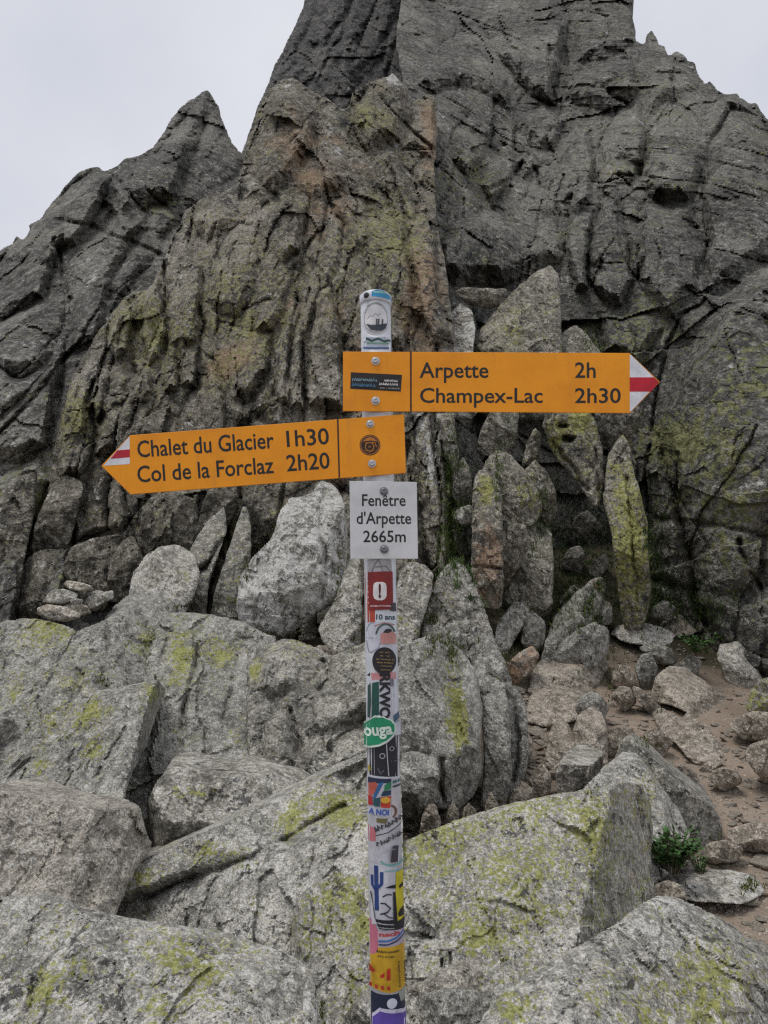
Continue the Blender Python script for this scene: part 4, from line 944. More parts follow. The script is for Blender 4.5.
for i, (pl, dd, mt, lab, kw) in enumerate([
        ([(610, 633), (619, 625), (640, 622), (660, 626), (676, 634), (672, 643), (650, 645), (622, 641)], [(640, 624, 8.4), (640, 643, 8.2)], M_pale, 'long flat slab at the foot of the lichen pillar', dict(sit=1.6, edge=.2, nf=3, fmax=.5, ang=.8, ext=.06, lich=.2)),
        ([(646, 624), (662, 616), (680, 613), (700, 619), (704, 628), (692, 634), (672, 636)], [(675, 615, 8.9), (675, 634, 8.6)], M_tan, 'pale flat topped rock behind the long slab at the foot of the pillar', dict(sit=1.6, edge=.2, nf=3, fmax=.5, ang=.8, ext=.06, lich=.2)),
        ([(686, 637), (698, 626), (720, 627), (735, 630), (730, 641), (704, 643)], [(710, 627, 8.9), (710, 643, 8.7)], M_pale, 'flat grey slab at the right end of the row under the cliff', dict(sit=1.6, edge=.2, nf=3, fmax=.5, ang=.8, ext=.06, lich=.2)),
        ([(638, 648), (655, 641), (672, 648), (678, 662), (660, 664)], [(660, 650, 8.15)], M_mid, 'tilted slab tucked below the long flat one', dict(sit=1.6, edge=.2, nf=3, fmax=.5, ang=.8, ext=.06, lich=.2)),
        ([(716, 655), (720, 644), (738, 641), (749, 652), (758, 667), (764, 680), (745, 688), (728, 682)], [(740, 645, 8.2), (740, 680, 7.9)], M_pale, 'rounded grey boulder beside the trail near the right edge', {}),
        ([(650, 696), (656, 676), (668, 666), (685, 667), (705, 681), (725, 695), (734, 703), (728, 716), (716, 720), (698, 714), (674, 704), (658, 702)], [(680, 668, 7.6), (690, 712, 6.9)], M_tan,
         'large tan block tilting to the right on the trail', dict(planes=[[(660, 690, 7.1), (715, 716, 7.0), (690, 676, 7.7)]])),
        ([(650, 712), (662, 707), (680, 718), (700, 735), (715, 748), (724, 758), (712, 764), (694, 759), (678, 745), (660, 730)], [(665, 710, 6.9), (700, 758, 6.2)], M_tan, 'long split slab slanting across the trail', {}),
        ([(676, 724), (688, 711), (708, 727), (722, 741), (726, 752), (708, 756), (694, 742)], [(700, 725, 6.9), (700, 754, 6.55)], M_tan, 'shorter half of the split slab, lying just behind it', {}),
        ([(630, 685), (640, 687), (660, 704), (664, 712), (652, 714), (640, 704)], [(645, 695, 7.2)], M_tan, 'thin pale blade of stone left of the large tan block', {}),
        ([(634, 668), (641, 654), (652, 652), (658, 668), (657, 686), (642, 686)], [(646, 668, 7.55)], M_slab, 'small upright dark stone left of the large tan block', {}),
        ([(672, 667), (690, 654), (702, 661), (698, 673), (682, 675)], [(688, 664, 8.0)], M_mid, 'small grey stone behind the large tan block', {}),
        ([(612, 672), (620, 664), (634, 668), (636, 682), (624, 688), (612, 684)], [(624, 675, 7.7)], M_tan, 'small reddish stone left of the upright dark one', dict(rust=.5)),
        ([(574, 712), (579, 698), (592, 691), (604, 697), (609, 708), (604, 718), (586, 722)], [(590, 700, 7.0)], M_slab, 'smooth dark blue grey stone half sunk in the trail', dict(bump=.3, fine=.4)),
        ([(568, 768), (573, 728), (580, 712), (592, 706), (602, 712), (608, 732), (608, 772)], [(590, 720, 6.6), (590, 770, 6.2)], M_tan, 'mottled tan rock under the blue grey stone', {}),
        ([(542, 768), (550, 728), (561, 715), (574, 732), (580, 770)], [(560, 725, 6.6), (560, 768, 6.2)], M_tan, 'pointed tan rock left of the mottled one', {}),
        ([(555, 772), (562, 758), (572, 747), (582, 745), (602, 750), (603, 762), (600, 782), (590, 800), (572, 802), (558, 792)], [(580, 765, 5.5)], M_pale, 'cube shaped stone with a pale top and a dark front', dict(nf=0, edge=.14, planes=[[(560, 764, 5.5), (600, 766, 5.5), (580, 746, 6.1)], [(590, 780, 5.5), (604, 760, 5.9), (592, 800, 5.6)]])),
        ([(648, 880), (660, 868), (678, 864), (700, 867), (730, 870), (755, 875), (766, 890), (745, 900), (700, 898), (660, 894)], [(700, 868, 4.75), (700, 894, 4.4)], M_pale, 'long flat pale rock set like a step across the trail', {}),
        ([(642, 920), (650, 886), (668, 880), (684, 886), (688, 906), (676, 930)], [(665, 900, 4.2)], M_tan, 'rough brown rock at the left end of the step, behind the lichen slab', {}),
        ([(742, 756), (750, 744), (768, 739), (820, 738), (820, 790), (766, 782)], [(770, 755, 6.3)], M_tan, 'tan rock cut by the right edge beside the trail', {}),
        ([(706, 778), (718, 768), (738, 770), (744, 782), (722, 790)], [(724, 777, 6.0)], M_tan, 'small flat stone in the middle of the trail', {}),
        ([(668, 772), (680, 765), (692, 768), (700, 780), (700, 796), (684, 796)], [(685, 778, 5.6)], M_tan, 'pale flat stone peeping out behind the split green grey boulder', {}),
        ([(744, 706), (752, 688), (762, 678), (820, 670), (820, 715), (766, 716)], [(770, 690, 7.4)], M_mid, 'green mossy rock cut by the right edge above the tan one', dict(lich=.6)),
        ([(560, 566), (568, 548), (580, 545), (588, 556), (580, 572)], [(574, 558, 9.9)], M_mid, 'pale angular stone on the dark scree left of the pillar', {}),
        ([(588, 572), (592, 562), (603, 554), (610, 560), (604, 572), (596, 580)], [(598, 566, 9.6)], M_pale, 'triangular pale stone on the dark scree close to the pillar', {}),
        ([(572, 526), (576, 515), (588, 510), (598, 520), (592, 532), (580, 536)], [(584, 522, 10.2)], M_mid, 'small pinkish stone under the hanging pointed block', {}),
        ]):
    k = dict(res=1.5, edge=.26, nf=4, lich=.06, seed=231 + i, thick=.8, sit=pl[0][1] > 600 or 'scree' in lab)
    if any(w in lab for w in ('slab', 'step', 'block', 'flat')):
        k.update(edge=.14, nf=3)
    k.update(kw)
    flat = any(w in lab for w in ('slab', 'step'))
    rock('flat_rock' if flat else 'stone', pl, dd, mt, lab, 'rock' if flat else 'stone', **k)
rock('boulder', [(612, 768), (620, 740), (632, 732), (650, 744), (670, 764), (698, 779), (712, 800), (723, 826), (721, 848), (704, 866), (680, 868), (650, 850), (630, 800)],
     [(640, 740, 5.264), (700, 850, 4.653), (630, 830, 4.888)], M_mid, 'right half of the split green grey boulder beside the trail, bare and dark', seed=261, nf=0, edge=.2, lich=.10, thick=.7,
     planes=[[(640, 775, 4.841), (715, 812, 5.029), (690, 850, 4.907)], [(635, 740, 5.358), (712, 800, 5.264), (655, 770, 4.813)]], blobs=[(640, 750, 20, .3)])
rock('boulder', [(566, 810), (580, 792), (590, 780), (606, 765), (622, 752), (638, 754), (650, 770), (666, 790), (680, 810), (692, 842), (690, 862), (660, 880), (640, 890), (570, 880)],
     [(620, 755, 5.0), (620, 860, 4.3), (690, 840, 4.5)], M_near, 'left half of the split green grey boulder, touching the lichen covered slab', seed=263, nf=0, edge=.14, lich=.24, thick=.6,
     planes=[[(640, 770, 4.8), (692, 840, 4.75), (650, 830, 4.35)], [(600, 790, 4.6), (640, 790, 4.55), (625, 755, 5.1)]], blobs=[(650, 790, 16, .45, 26)])

# ------------------------------------------------------------------ standing stones in the recess under the right hand face
rock('standing_stone', [(603, 500), (606, 470), (608, 455), (615, 442), (623, 434), (630, 444), (632, 465), (640, 490), (647, 520), (648, 550), (651, 590), (648, 612), (642, 632), (624, 632), (620, 606), (616, 575), (611, 530)],
     [(620, 440, 9.0), (635, 620, 8.5)], M_stand, 'tall pointed pillar stone coated in bright yellow green lichen', 'standing stone', seed=271, nf=3, edge=.3, facet=.7, lich=.46, res=1.3, thick=.9, blobs=[(630, 540, 16, .45, 80), (620, 450, 8, -.5)], pblobs=[(622, 450, 10, .3, 14)],
     cracks=[([(628, 480), (632, 540), (638, 600)], 1.6, 6)])
rock('standing_stone', [(542, 425), (546, 410), (556, 398), (582, 398), (596, 422), (603, 450), (604, 485), (599, 508), (592, 506), (578, 482), (562, 466), (551, 450)], [(575, 410, 9.6), (590, 500, 9.2)], M_stand,
     'pointed block hanging tip down in the recess, with two dark holes', 'rock', seed=273, nf=3, edge=.25, lich=.46, res=1.3, blobs=[(580, 420, 16, .4), (556, 440, 8, .4, 20)],
     cracks=[([(554, 442), (570, 462), (586, 490)], 1.8, 6), ([(565, 438), (572, 440)], 4.0, 16), ([(560, 424), (566, 424)], 3.0, 12), ([(597, 450), (598, 490)], 1.2, 6)])
rock('standing_stone', [(470, 606), (472, 548), (472, 500), (474, 478), (480, 469), (492, 477), (502, 490), (503, 540), (504, 582), (501, 610)], [(485, 475, 8.3), (488, 600, 7.9)], M_stand, 'squared upright column stone with a lichen cap and reddish lower half', 'standing stone', seed=275, nf=3, edge=.2, lich=.14, rust=.42, res=1.3,
     blobs=[(486, 490, 16, .7, 22)], rblobs=[(486, 560, 20, .3, 40)], cracks=[([(472, 566), (502, 568)], 1.3, 5)])
for i, (pl, dd, lab, kw) in enumerate([
        ([(480, 475), (486, 459), (497, 450), (510, 454), (525, 470), (538, 490), (543, 506), (536, 524), (515, 528), (500, 520), (490, 496)], [(510, 460, 9.3), (515, 524, 8.9)], 'smooth rounded grey boulder right of the column stone', dict(lich=.34, blobs=[(530, 495, 14, .4)], bump=.6)),
        ([(524, 470), (534, 459), (546, 470), (556, 490), (557, 515), (548, 528), (538, 515), (534, 490)], [(540, 490, 9.4)], 'narrow greenish boulder leaning against the smooth rounded one', dict(lich=.4)),
        ([(498, 535), (508, 522), (525, 524), (531, 542), (525, 562), (512, 578), (502, 590)], [(514, 550, 8.3)], 'brownish rock low beside the column stone', dict(rust=.3, lich=.12)),
        ([(506, 610), (512, 580), (524, 556), (521, 526), (538, 521), (551, 530), (554, 560), (552, 610)], [(535, 530, 8.7), (535, 600, 8.4)], 'tall grey slab face with a square right edge under the greenish boulder', dict(lich=.06, edge=.14)),
        ([(521, 466), (527, 441), (535, 427), (542, 435), (541, 452), (532, 468)], [(532, 448, 9.8)], 'small lichen crusted stone in the dark gap above the greenish boulder', dict(lich=.45)),
        ([(476, 456), (482, 424), (498, 400), (520, 400), (517, 440), (506, 456)], [(498, 430, 9.9)], 'grey block just under the sign that points right', dict(lich=.16, rust=.1)),
        ([(472, 360), (480, 330), (496, 309), (514, 290), (532, 274), (550, 265), (559, 275), (561, 310), (562, 350), (560, 420), (480, 420)], [(545, 270, 12.2), (515, 400, 10.8)], 'big wedge of rock dark with moss, above the sign that points right', dict(lich=.38, blobs=[(515, 325, 24, .2)])),
        ([(454, 292), (462, 287), (484, 288), (508, 289), (506, 302), (490, 309), (470, 306)], [(480, 297, 12.0)], 'jutting flat ledge stone left of the mossy wedge', dict(lich=.05)),
        ([(426, 420), (428, 352), (440, 330), (452, 311), (460, 302), (473, 311), (476, 330), (472, 360), (478, 420)], [(455, 315, 11.2), (450, 400, 10.2)], 'light brown angular block right of the pole top, under the ledge stone', dict(lich=.08, rust=.15, pale=.4, cracks=[([(438, 345), (456, 315)], 1.8, 10)])),
        ([(554, 350), (562, 332), (576, 324), (590, 338), (604, 356), (606, 400), (552, 400)], [(578, 335, 11.6), (578, 390, 11)], 'low brownish rock behind the top edge of the sign that points right', dict(lich=.12, rust=.2)),
        ([(592, 440), (596, 405), (612, 400), (640, 404), (640, 430), (612, 450)], [(615, 425, 10.6)], 'brown block between the hanging stone and the pillar', dict(rust=.25)),
        ]):
    k = dict(res=1.4, edge=.22, nf=4, lich=.1, seed=281 + i, thick=.9)
    k.update(kw)
    rock('boulder', pl, dd, M_stand, lab, 'boulder' if i not in (3,) else 'rock', **k)

# wedged filling between the standing stones and along the trail
for i, (pl, dd, mt, lab, kw) in enumerate([
        ([(498, 606), (512, 578), (530, 572), (548, 588), (552, 614), (522, 628)], 8.5, M_stand, 'grey rock wedged behind the leaning pale topped stone', {}),
        ([(558, 604), (572, 584), (586, 592), (582, 614), (566, 618)], 9.2, M_mid, 'small rock on the dark soil left of the pillar foot', {}),
        ([(584, 610), (598, 596), (613, 604), (612, 624), (594, 628)], 8.9, M_mid, 'stone leaning against the left side of the pillar foot', {}),
        ([(452, 496), (454, 470), (463, 455), (471, 470), (472, 504), (460, 510)], 8.9, M_stand, 'narrow rock in the grassy crack left of the column stone', {}),
        ([(452, 518), (458, 508), (470, 504), (480, 512), (478, 522), (462, 526)], 8.5, M_pale, 'small pale stone caught in the grassy crack left of the column stone', {}),
        ([(648, 618), (652, 606), (664, 600), (677, 608), (672, 622)], 9.5, M_mid, 'small rock at the cliff foot behind the pale flat topped one', {}),
        ([(728, 726), (736, 716), (752, 711), (820, 716), (820, 736), (744, 738)], 7.0, M_tan, 'low flat tan slab at the right edge above the tan rock', dict(sit=True)),
        ([(610, 696), (618, 686), (632, 687), (637, 702), (624, 711)], 7.2, M_tan, 'flat chip of stone beside the thin pale blade', dict(sit=True)),
        ([(600, 742), (606, 730), (620, 726), (632, 736), (624, 752), (606, 754)], 6.3, M_tan, 'angular tan stone just above the split green grey boulder', dict(sit=True)),
        ([(638, 742), (646, 731), (660, 727), (674, 741), (664, 754), (646, 752)], 6.3, M_tan, 'angular stone below the long split slab', dict(sit=True)),
        ([(698, 852), (708, 843), (724, 840), (744, 847), (738, 860), (710, 862)], 4.9, M_tan, 'low brown stone between the split boulder and the step', dict(sit=True)),
        ([(726, 838), (734, 827), (750, 822), (820, 826), (820, 846), (744, 850)], 5.2, M_tan, 'low pale ledge of rock across the trail at the right edge', dict(sit=True)),
        ([(506, 746), (512, 734), (522, 726), (533, 740), (531, 762), (512, 764)], 6.2, M_tan, 'upright tan rubble stone beside the smallest upright slab', dict(sit=True)),
        ([(528, 782), (534, 770), (542, 763), (552, 776), (550, 800), (532, 802)], 5.4, M_tan, 'tan rubble stone left of the cube shaped one', dict(sit=True)),
        ([(508, 800), (514, 788), (522, 780), (534, 789), (532, 810), (514, 812)], 5.2, M_tan, 'rubble stone resting just above the lichen covered slab', dict(sit=True)),
        ]):
    k = dict(res=1.4, edge=.16, nf=5, lich=.08, seed=331 + i, thick=.9)
    k.update(kw)
    rock('stone', pl, [(pl[0][0], pl[0][1], dd)], mt, lab, 'stone', **k)
for i, pl in enumerate([[(418, 840), (422, 816), (427, 805), (435, 803), (441, 818), (440, 842)], [(443, 832), (447, 812), (453, 799), (460, 812), (458, 834)], [(461, 826), (463, 810), (469, 802), (477, 810), (476, 828)],
                        [(482, 820), (485, 804), (491, 790), (499, 806), (498, 822)], [(404, 852), (408, 830), (414, 818), (421, 830), (420, 852)]]):
    rock('stone', pl, [(pl[0][0], pl[0][1], 4.45 + .1 * i)], M_tan, 'little upright stone wedged between the tall rounded boulder and the lichen covered slab', 'stone', 'little upright stones in front of the tall rounded boulder', seed=361 + i, res=1.3, edge=.2, nf=4, lich=.05)

# fractured slabs standing at the foot of the left wall
for i, (pl, dd, lab, kw) in enumerate([
        ([(136, 552), (142, 510), (152, 496), (174, 490), (196, 500), (202, 530), (188, 552), (160, 560)], 8.35, 'broad dark block behind the rounded boulder right of the cairn', {}),
        ([(104, 600), (110, 562), (121, 541), (133, 535), (142, 552), (139, 584), (128, 606)], 8.0, 'narrow oval stone standing between the cairn and the rounded boulder', dict(nf=4)),
        ([(58, 612), (64, 560), (72, 546), (98, 537), (122, 533), (115, 566), (108, 612)], 8.3, 'dark squarish slab standing just behind the cairn', dict(rust=.2)),
        ([(194, 540), (206, 492), (222, 468), (236, 478), (240, 505), (226, 532), (206, 550)], 8.45, 'leaning slab under the middle of the sign that points left', dict(lich=.3)),
        ([(234, 530), (248, 476), (262, 464), (280, 486), (276, 520), (256, 552)], 8.3, 'lichen streaked slab leaning behind the large whitish boulder', dict(lich=.42)),
        ([(-40, 640), (-10, 520), (8, 484), (26, 466), (38, 470), (34, 515), (24, 560), (14, 640)], 8.3, 'tall narrow slab standing at the left edge of the wall foot', dict(lich=.34)),
        ([(14, 640), (24, 560), (40, 550), (66, 548), (66, 580), (56, 640)], 8.25, 'low squared slab standing left of the cairn', {}),
        ([(26, 566), (36, 520), (52, 484), (66, 474), (84, 482), (76, 520), (68, 548)], 8.5, 'leaning slab rising above the low squared one, left of the cairn', dict(lich=.24)),
        ]):
    k = dict(res=1.5, edge=.14, nf=4, lich=.16, seed=401 + i, thick=.8, ang=1.3)
    k.update(kw)
    rock('flat_rock', pl, [(pl[0][0], 480, dd + .35), (pl[0][0], 620, dd - .1)], M_cliff, lab, 'rock', **k)
# ------------------------------------------------------------------ signpost
_mats = {}
def C(hexcol, rough=.5, var=.06, spec=.4):
    k = (hexcol, rough)
    if k not in _mats:
        c = [int(hexcol[i:i + 2], 16) / 255 for i in (0, 2, 4)]
        c = tuple(((v + .055) / 1.055) ** 2.4 if v > .04 else v / 12.92 for v in c)
        _mats[k] = plain('paint_' + hexcol, c, rough, var=max(var, .16), vs=34, spec=spec)
    return _mats[k]

POLE_Y = 1.62
PR = .0335
def pole_c(py):
    return 375.3 + (py - 292) * .0171
def pole_axis(py):
    py = np.asarray(py, float)
    return on_plane(pole_c(py), py, np.full(py.shape, POLE_Y - PR)) + np.array([0, PR, 0])
def pole_r(py):
    py = np.asarray(py, float)
    p = pole_axis(py) - EYE
    dep = p[..., 1] * CP + p[..., 2] * SP
    return PR * FPX / dep

post = bpy.data.objects.new('signpost', None)
COL.objects.link(post)
base_z = float(ground_z(0.0, POLE_Y)) - .05
a0, a1 = pole_axis(288.0), pole_axis(1024.0)
t_ = (base_z - a0[2]) / (a1[2] - a0[2])
foot = a0 + (a1 - a0) * t_
post.location = foot
tag(post, 'sticker covered metal hiking signpost with two yellow arrow signs and a white plate', 'signpost')

def sub(o, parent):
    o.parent = parent
    return o

def local_obj(name, V, F, mats, parent, midx=None, smooth=False):
    """mesh given in world space, made a child that keeps its place"""
    V = np.asarray(V, float)
    w = np.zeros(3)
    p = parent
    while p is not None:
        w = w + np.array(p.location)
        p = p.parent
    o = link_mesh(name, V - w, F, mats, parent, smooth, midx=midx)
    return o

def lathe(axis_pts, radii, seg=40, cap=True):
    V, F = [], []
    n = len(radii)
    for (c, r) in zip(axis_pts, radii):
        for k in range(seg):
            a = 2 * math.pi * k / seg
            V.append(np.array(c) + np.array([math.cos(a) * r, math.sin(a) * r, 0]))
    for i in range(n - 1):
        for k in range(seg):
            k2 = (k + 1) % seg
            F.append([i * seg + k, i * seg + k2, (i + 1) * seg + k2, (i + 1) * seg + k])
    if cap:
        F.append(list(range(seg))[::-1])
        F.append([(n - 1) * seg + k for k in range(seg)])
    return V, F

M_pole = plain('pole_paint', (.46, .48, .52), .45, var=.14, vs=18, spec=.4)
ptop = pole_axis(297.0)
V, F = lathe([foot, foot + (ptop - foot) * .5, ptop], [PR, PR, PR], 48)
pole = local_obj('pole', V, F, [M_pole], post, smooth=False)
for f_ in pole.data.polygons:
    f_.use_smooth = len(f_.vertices) == 4
# cap
u_ax = (a0 - a1) / np.linalg.norm(a0 - a1)
cb = pole_axis(299.5)
V, F = lathe([cb, cb + u_ax * .002, cb + u_ax * .020, cb + u_ax * .0245, cb + u_ax * .027], [PR + .0004, PR + .0022, PR + .0022, PR - .002, PR - .011], 48)
cap = local_obj('pole_cap', V, F, [C('c9cdd6', .4)], post)
for f_ in cap.data.polygons:
    f_.use_smooth = len(f_.vertices) == 4

def knob(center, axis, r, h, mat, parent, name):
    ax = Vector(axis).normalized()
    q = ax.to_track_quat('Z', 'Y')
    V, F = lathe([(0, 0, 0), (0, 0, h * .55), (0, 0, h * .9), (0, 0, h)], [r, r, r * .75, r * .35], 20)
    V = [np.array(q @ Vector(v)) + np.array(center) for v in V]
    o = local_obj(name, V, F, [mat], parent)
    for f_ in o.data.polygons:
        f_.use_smooth = len(f_.vertices) == 4
    return o
knob(pole_axis(294.5) + np.array([-.55, -.83, 0]) * (PR + .001), (-.55, -.83, 0), .0065, .005, C('262628', .5), cap, 'rivet')

# ---- flat artwork: polygons and letters in picture units, laid on plates or wrapped round the pole
def text_polys(s, bold=0.0):
    cu = bpy.data.curves.new('t', 'FONT')
    cu.body = s
    cu.size = 1
    cu.offset = bold
    cu.resolution_u = 3
    ob = bpy.data.objects.new('t', cu)
    COL.objects.link(ob)
    bpy.context.view_layer.update()
    me = bpy.data.meshes.new_from_object(ob.evaluated_get(bpy.context.evaluated_depsgraph_get()))
    V = np.array([v.co[:2] for v in me.vertices])
    F = [list(p.vertices) for p in me.polygons]
    bpy.data.objects.remove(ob)
    bpy.data.curves.remove(cu)
    bpy.data.meshes.remove(me)
    return V, F
_capv, _ = text_polys('H')
CAPH = _capv[:, 1].max()

def text_at(s, x, y, w, caph, ang=0.0, bold=.012):
    """letters with their baseline starting at picture point (x,y); w wide, capitals caph high"""
    V, F = text_polys(s, bold)
    x0, x1 = V[:, 0].min(), V[:, 0].max()
    X = (V[:, 0] - x0) / (x1 - x0) * w
    Y = -V[:, 1] / CAPH * caph
    c, sn = math.cos(ang), math.sin(ang)
    return np.stack([x + X * c - Y * sn, y + X * sn + Y * c], -1), F

def poly_mesh(pts):
    return np.asarray(pts, float), [list(range(len(pts)))]
def circ(x, y, rx, ry=None, n=28, a0=0, a1=2 * math.pi):
    ry = ry or rx
    return [(x + rx * math.cos(a0 + (a1 - a0) * i / n), y + ry * math.sin(a0 + (a1 - a0) * i / n)) for i in range(n)]
def stroke(pts, w):
    """a polyline drawn as a thin band (list of quads)"""
    P_ = np.asarray(pts, float)
    V, F = [], []
    for i in range(len(P_)):
        a = P_[max(i - 1, 0)]
        b = P_[min(i + 1, len(P_) - 1)]
        d = b - a
        d = d / max(np.linalg.norm(d), 1e-9)
        n = np.array([-d[1], d[0]]) * w / 2
        V += [P_[i] + n, P_[i] - n]
    for i in range(len(P_) - 1):
        F.append([2 * i, 2 * i + 1, 2 * i + 3, 2 * i + 2])
    return np.array(V), F
def ring(x, y, r, w, a0=0, a1=2 * math.pi, n=30, ry=None):
    ry = ry or r
    return stroke([(x + r * math.cos(a0 + (a1 - a0) * i / n), y + ry * math.sin(a0 + (a1 - a0) * i / n)) for i in range(n + 1)], w)

class Art:
    def __init__(s):
        s.items = []
    def p(s, pts, col):
        s.items.append((*poly_mesh(pts), col)); return s
    def s(s, pts, w, col):
        s.items.append((*stroke(pts, w), col)); return s
    def m(s, vf, col):
        s.items.append((*vf, col)); return s
    def t(s, txt, x, y, w, h, col, ang=0.0, bold=.012):
        s.items.append((*text_at(txt, x, y, w, h, ang, bold), col)); return s
    def scrawl(s, x, y, w, h, col, seed, ang=0.0, gap=.18):
        """a line of print too small to read: a broken row of tiny strokes"""
        rs = random.Random(seed)
        c, sn = math.cos(ang), math.sin(ang)
        u = 0
        while u < w:
            k = rs.uniform(.5, 1.1) * h * .75
            if rs.random() > gap:
                a = [(u, -h * rs.uniform(.0, .2)), (u + k * .35, -h * rs.uniform(.7, 1)), (u + k * .7, -h * rs.uniform(0, .5))]
                s.items.append((*stroke([(x + px_ * c - py_ * sn, y + px_ * sn + py_ * c) for px_, py_ in a], h * .3), col))
            u += k
        return s
    def build(s, name, parent, to3d, layer0=1, cutx=None, cuty=None, step=.00025):
        bm = bmesh.new()
        cols = []
        allV, allF, allM = [], [], []
        for li, (V, F, col) in enumerate(s.items):
            b = bmesh.new()
            vs = [b.verts.new((v[0], v[1], 0)) for v in V]
            for f in F:
                try:
                    b.faces.new([vs[i] for i in f])
                except ValueError:
                    pass
            bmesh.ops.triangulate(b, faces=b.faces[:])
            if cutx:
                x0, x1 = V[:, 0].min(), V[:, 0].max()
                if x1 - x0 > cutx:
                    for k in range(1, int((x1 - x0) / cutx) + 1):
                        bmesh.ops.bisect_plane(b, geom=b.verts[:] + b.edges[:] + b.faces[:], plane_co=(x0 + k * cutx, 0, 0), plane_no=(1, 0, 0))
            b.verts.ensure_lookup_table()
            b.verts.index_update()
            P_ = np.array([v.co[:2] for v in b.verts])
            if col not in cols:
                cols.append(col)
            n0 = sum(len(a) for a in allV)
            W = to3d(P_[:, 0], P_[:, 1], (layer0 + li) * step)
            allV.append(W)
            for f in b.faces:
                ids = [v.index for v in f.verts]
                a_, b_, c_ = W[ids[0]], W[ids[1]], W[ids[2]]
                if np.dot(np.cross(b_ - a_, c_ - a_), np.array([0, -1, 0])) < 0:
                    ids = ids[::-1]
                allF.append([n0 + i for i in ids])
                allM.append(cols.index(col))
            b.free()
        return local_obj(name, np.concatenate(allV), allF, [C(c) if isinstance(c, str) else c for c in cols], parent, midx=allM)

def wrap(px, py, lift):
    c = pole_c(py)
    r = pole_r(py)
    th = np.arcsin(np.clip((px - c) / r, -.995, .995))
    # beyond the visible edge the sticker goes on round the pole
    over = np.maximum(np.abs((px - c) / r) - .995, 0) * np.sign(px - c)
    th = th + over * 1.2
    R_ = PR + lift
    return pole_axis(py) + np.stack([np.sin(th) * R_, -np.cos(th) * R_, np.zeros(len(th))], -1)

# ---- plates
def plate_map(Y):
    return lambda px, py, lift: on_plane(np.asarray(px, float), np.asarray(py, float), np.full(len(px), Y - lift))

def plate(name, pts, Y, mat, label, th=.003):
    P_ = np.asarray(pts, float)
    f = on_plane(P_[:, 0], P_[:, 1], np.full(len(P_), Y))
    bm = bmesh.new()
    vs = [bm.verts.new(v) for v in f]
    face = bm.faces.new(vs)
    face.normal_update()
    if face.normal.y > 0:
        face.normal_flip()
    r = bmesh.ops.extrude_face_region(bm, geom=[face])
    ex = [g for g in r['geom'] if isinstance(g, bmesh.types.BMVert)]
    bmesh.ops.translate(bm, verts=ex, vec=(0, th, 0))
    bmesh.ops.recalc_face_normals(bm, faces=bm.faces[:])
    bmesh.ops.bevel(bm, geom=bm.edges[:], offset=.0006, segments=1, affect='EDGES')
    bm.verts.index_update()
    V = [np.array(v.co) for v in bm.verts]
    F = [[v.index for v in fc.verts] for fc in bm.faces]
    bm.free()
    o = local_obj(name, V, F, [mat], post)
    o['label'] = label
    return o

def sign_yellow():
    t = NT('sign_yellow')
    tc = t.n('ShaderNodeTexCoord')
    v = tc.outputs['Object']
    a = t.noise(v, 9, 5, .65)
    b_ = t.noise(v, 140, 3, .7)
    mp = t.n('ShaderNodeMapping')
    t.l(v, mp.inputs['Vector'])
    mp.inputs['Scale'].default_value = (60, 60, 5)
    st = t.noise(mp.outputs['Vector'], 1.0, 4, .7)
    c = t.mix(t.step(a, .3, .7), (.72, .252, .006), (.85, .325, .010))
    c = t.mix(t.math('MULTIPLY', t.step(st, .55, .75), .34), c, (.45, .20, .04))
    c = t.mix(t.math('MULTIPLY', t.step(b_, .64, .74), .5), c, (.30, .16, .05))
    t.l(c, t.bsdf.inputs['Base Color'])
    t.l(t.math('ADD', t.math('MULTIPLY', a, .25), .34), t.bsdf.inputs['Roughness'])
    t.bsdf.inputs['Specular IOR Level'].default_value = .3
    return t.m
M_yel = sign_yellow()
M_wht = plain('sign_white', (.58, .59, .61), .5, var=.10, vs=14, spec=.3)
M_bolt = plain('bolt_steel', (.45, .45, .46), .35, metal=.85, var=.2, vs=120)
M_boltd = plain('bolt_dull', (.20, .20, .21), .45, metal=.7, var=.2, vs=120)
INK = '1d1c1a'

def bolt(px, py, Y, mat, parent, rpx=4.0):
    c = on_plane(np.array(px, float), np.array(py, float), np.array(Y - .0004))
    r = rpx * Y / FPX
    V, F = lathe([(0, 0, 0), (0, 0, .0012), (0, 0, .0016), (0, 0, .0045), (0, 0, .0056), (0, 0, .0056), (0, 0, .0036)], [r * 1.12, r * 1.12, r * .8, r * .76, r * .6, r * .34, r * .30], 24)
    q = Vector((0, -1, 0)).to_track_quat('Z', 'Y')
    V = [np.array(q @ Vector(v)) + c for v in V]
    o = local_obj('bolt', V, F, [mat], parent)
    return o

YS = POLE_Y - PR - .006
rs_ = plate('direction_sign', [(343, 351.5), (629.5, 353), (660, 382), (630, 413), (343, 411)], YS, M_yel, 'yellow arrow sign pointing right reading Arpette 2h, Champex-Lac 2h30')
Art().p([(410, 351.9), (411.7, 351.9), (411.7, 412), (410, 412)], '3a1d12').build('divider_line', rs_, plate_map(YS))
for a_ in (('Arpette', 419.5, 377.6, 69, 15.0), ('2h', 575, 377.6, 20.7, 15.0), ('Champex-Lac', 420, 402.6, 122.8, 14.4), ('2h30', 575, 402.8, 45.8, 14.4)):
    Art().t(*a_, INK).build('lettering', rs_, plate_map(YS))
art = Art()
art.p([(629.8, 355), (631, 354.8), (658.6, 382.2), (631, 411.2), (629.8, 411.2)], 'd6d8e0')
art.p([(629.8, 377.3), (654, 377.3), (659.2, 382.3), (651, 391.6), (629.8, 391.6)], 'b5122a')
art.build('trail_mark', rs_, plate_map(YS))
art = Art()
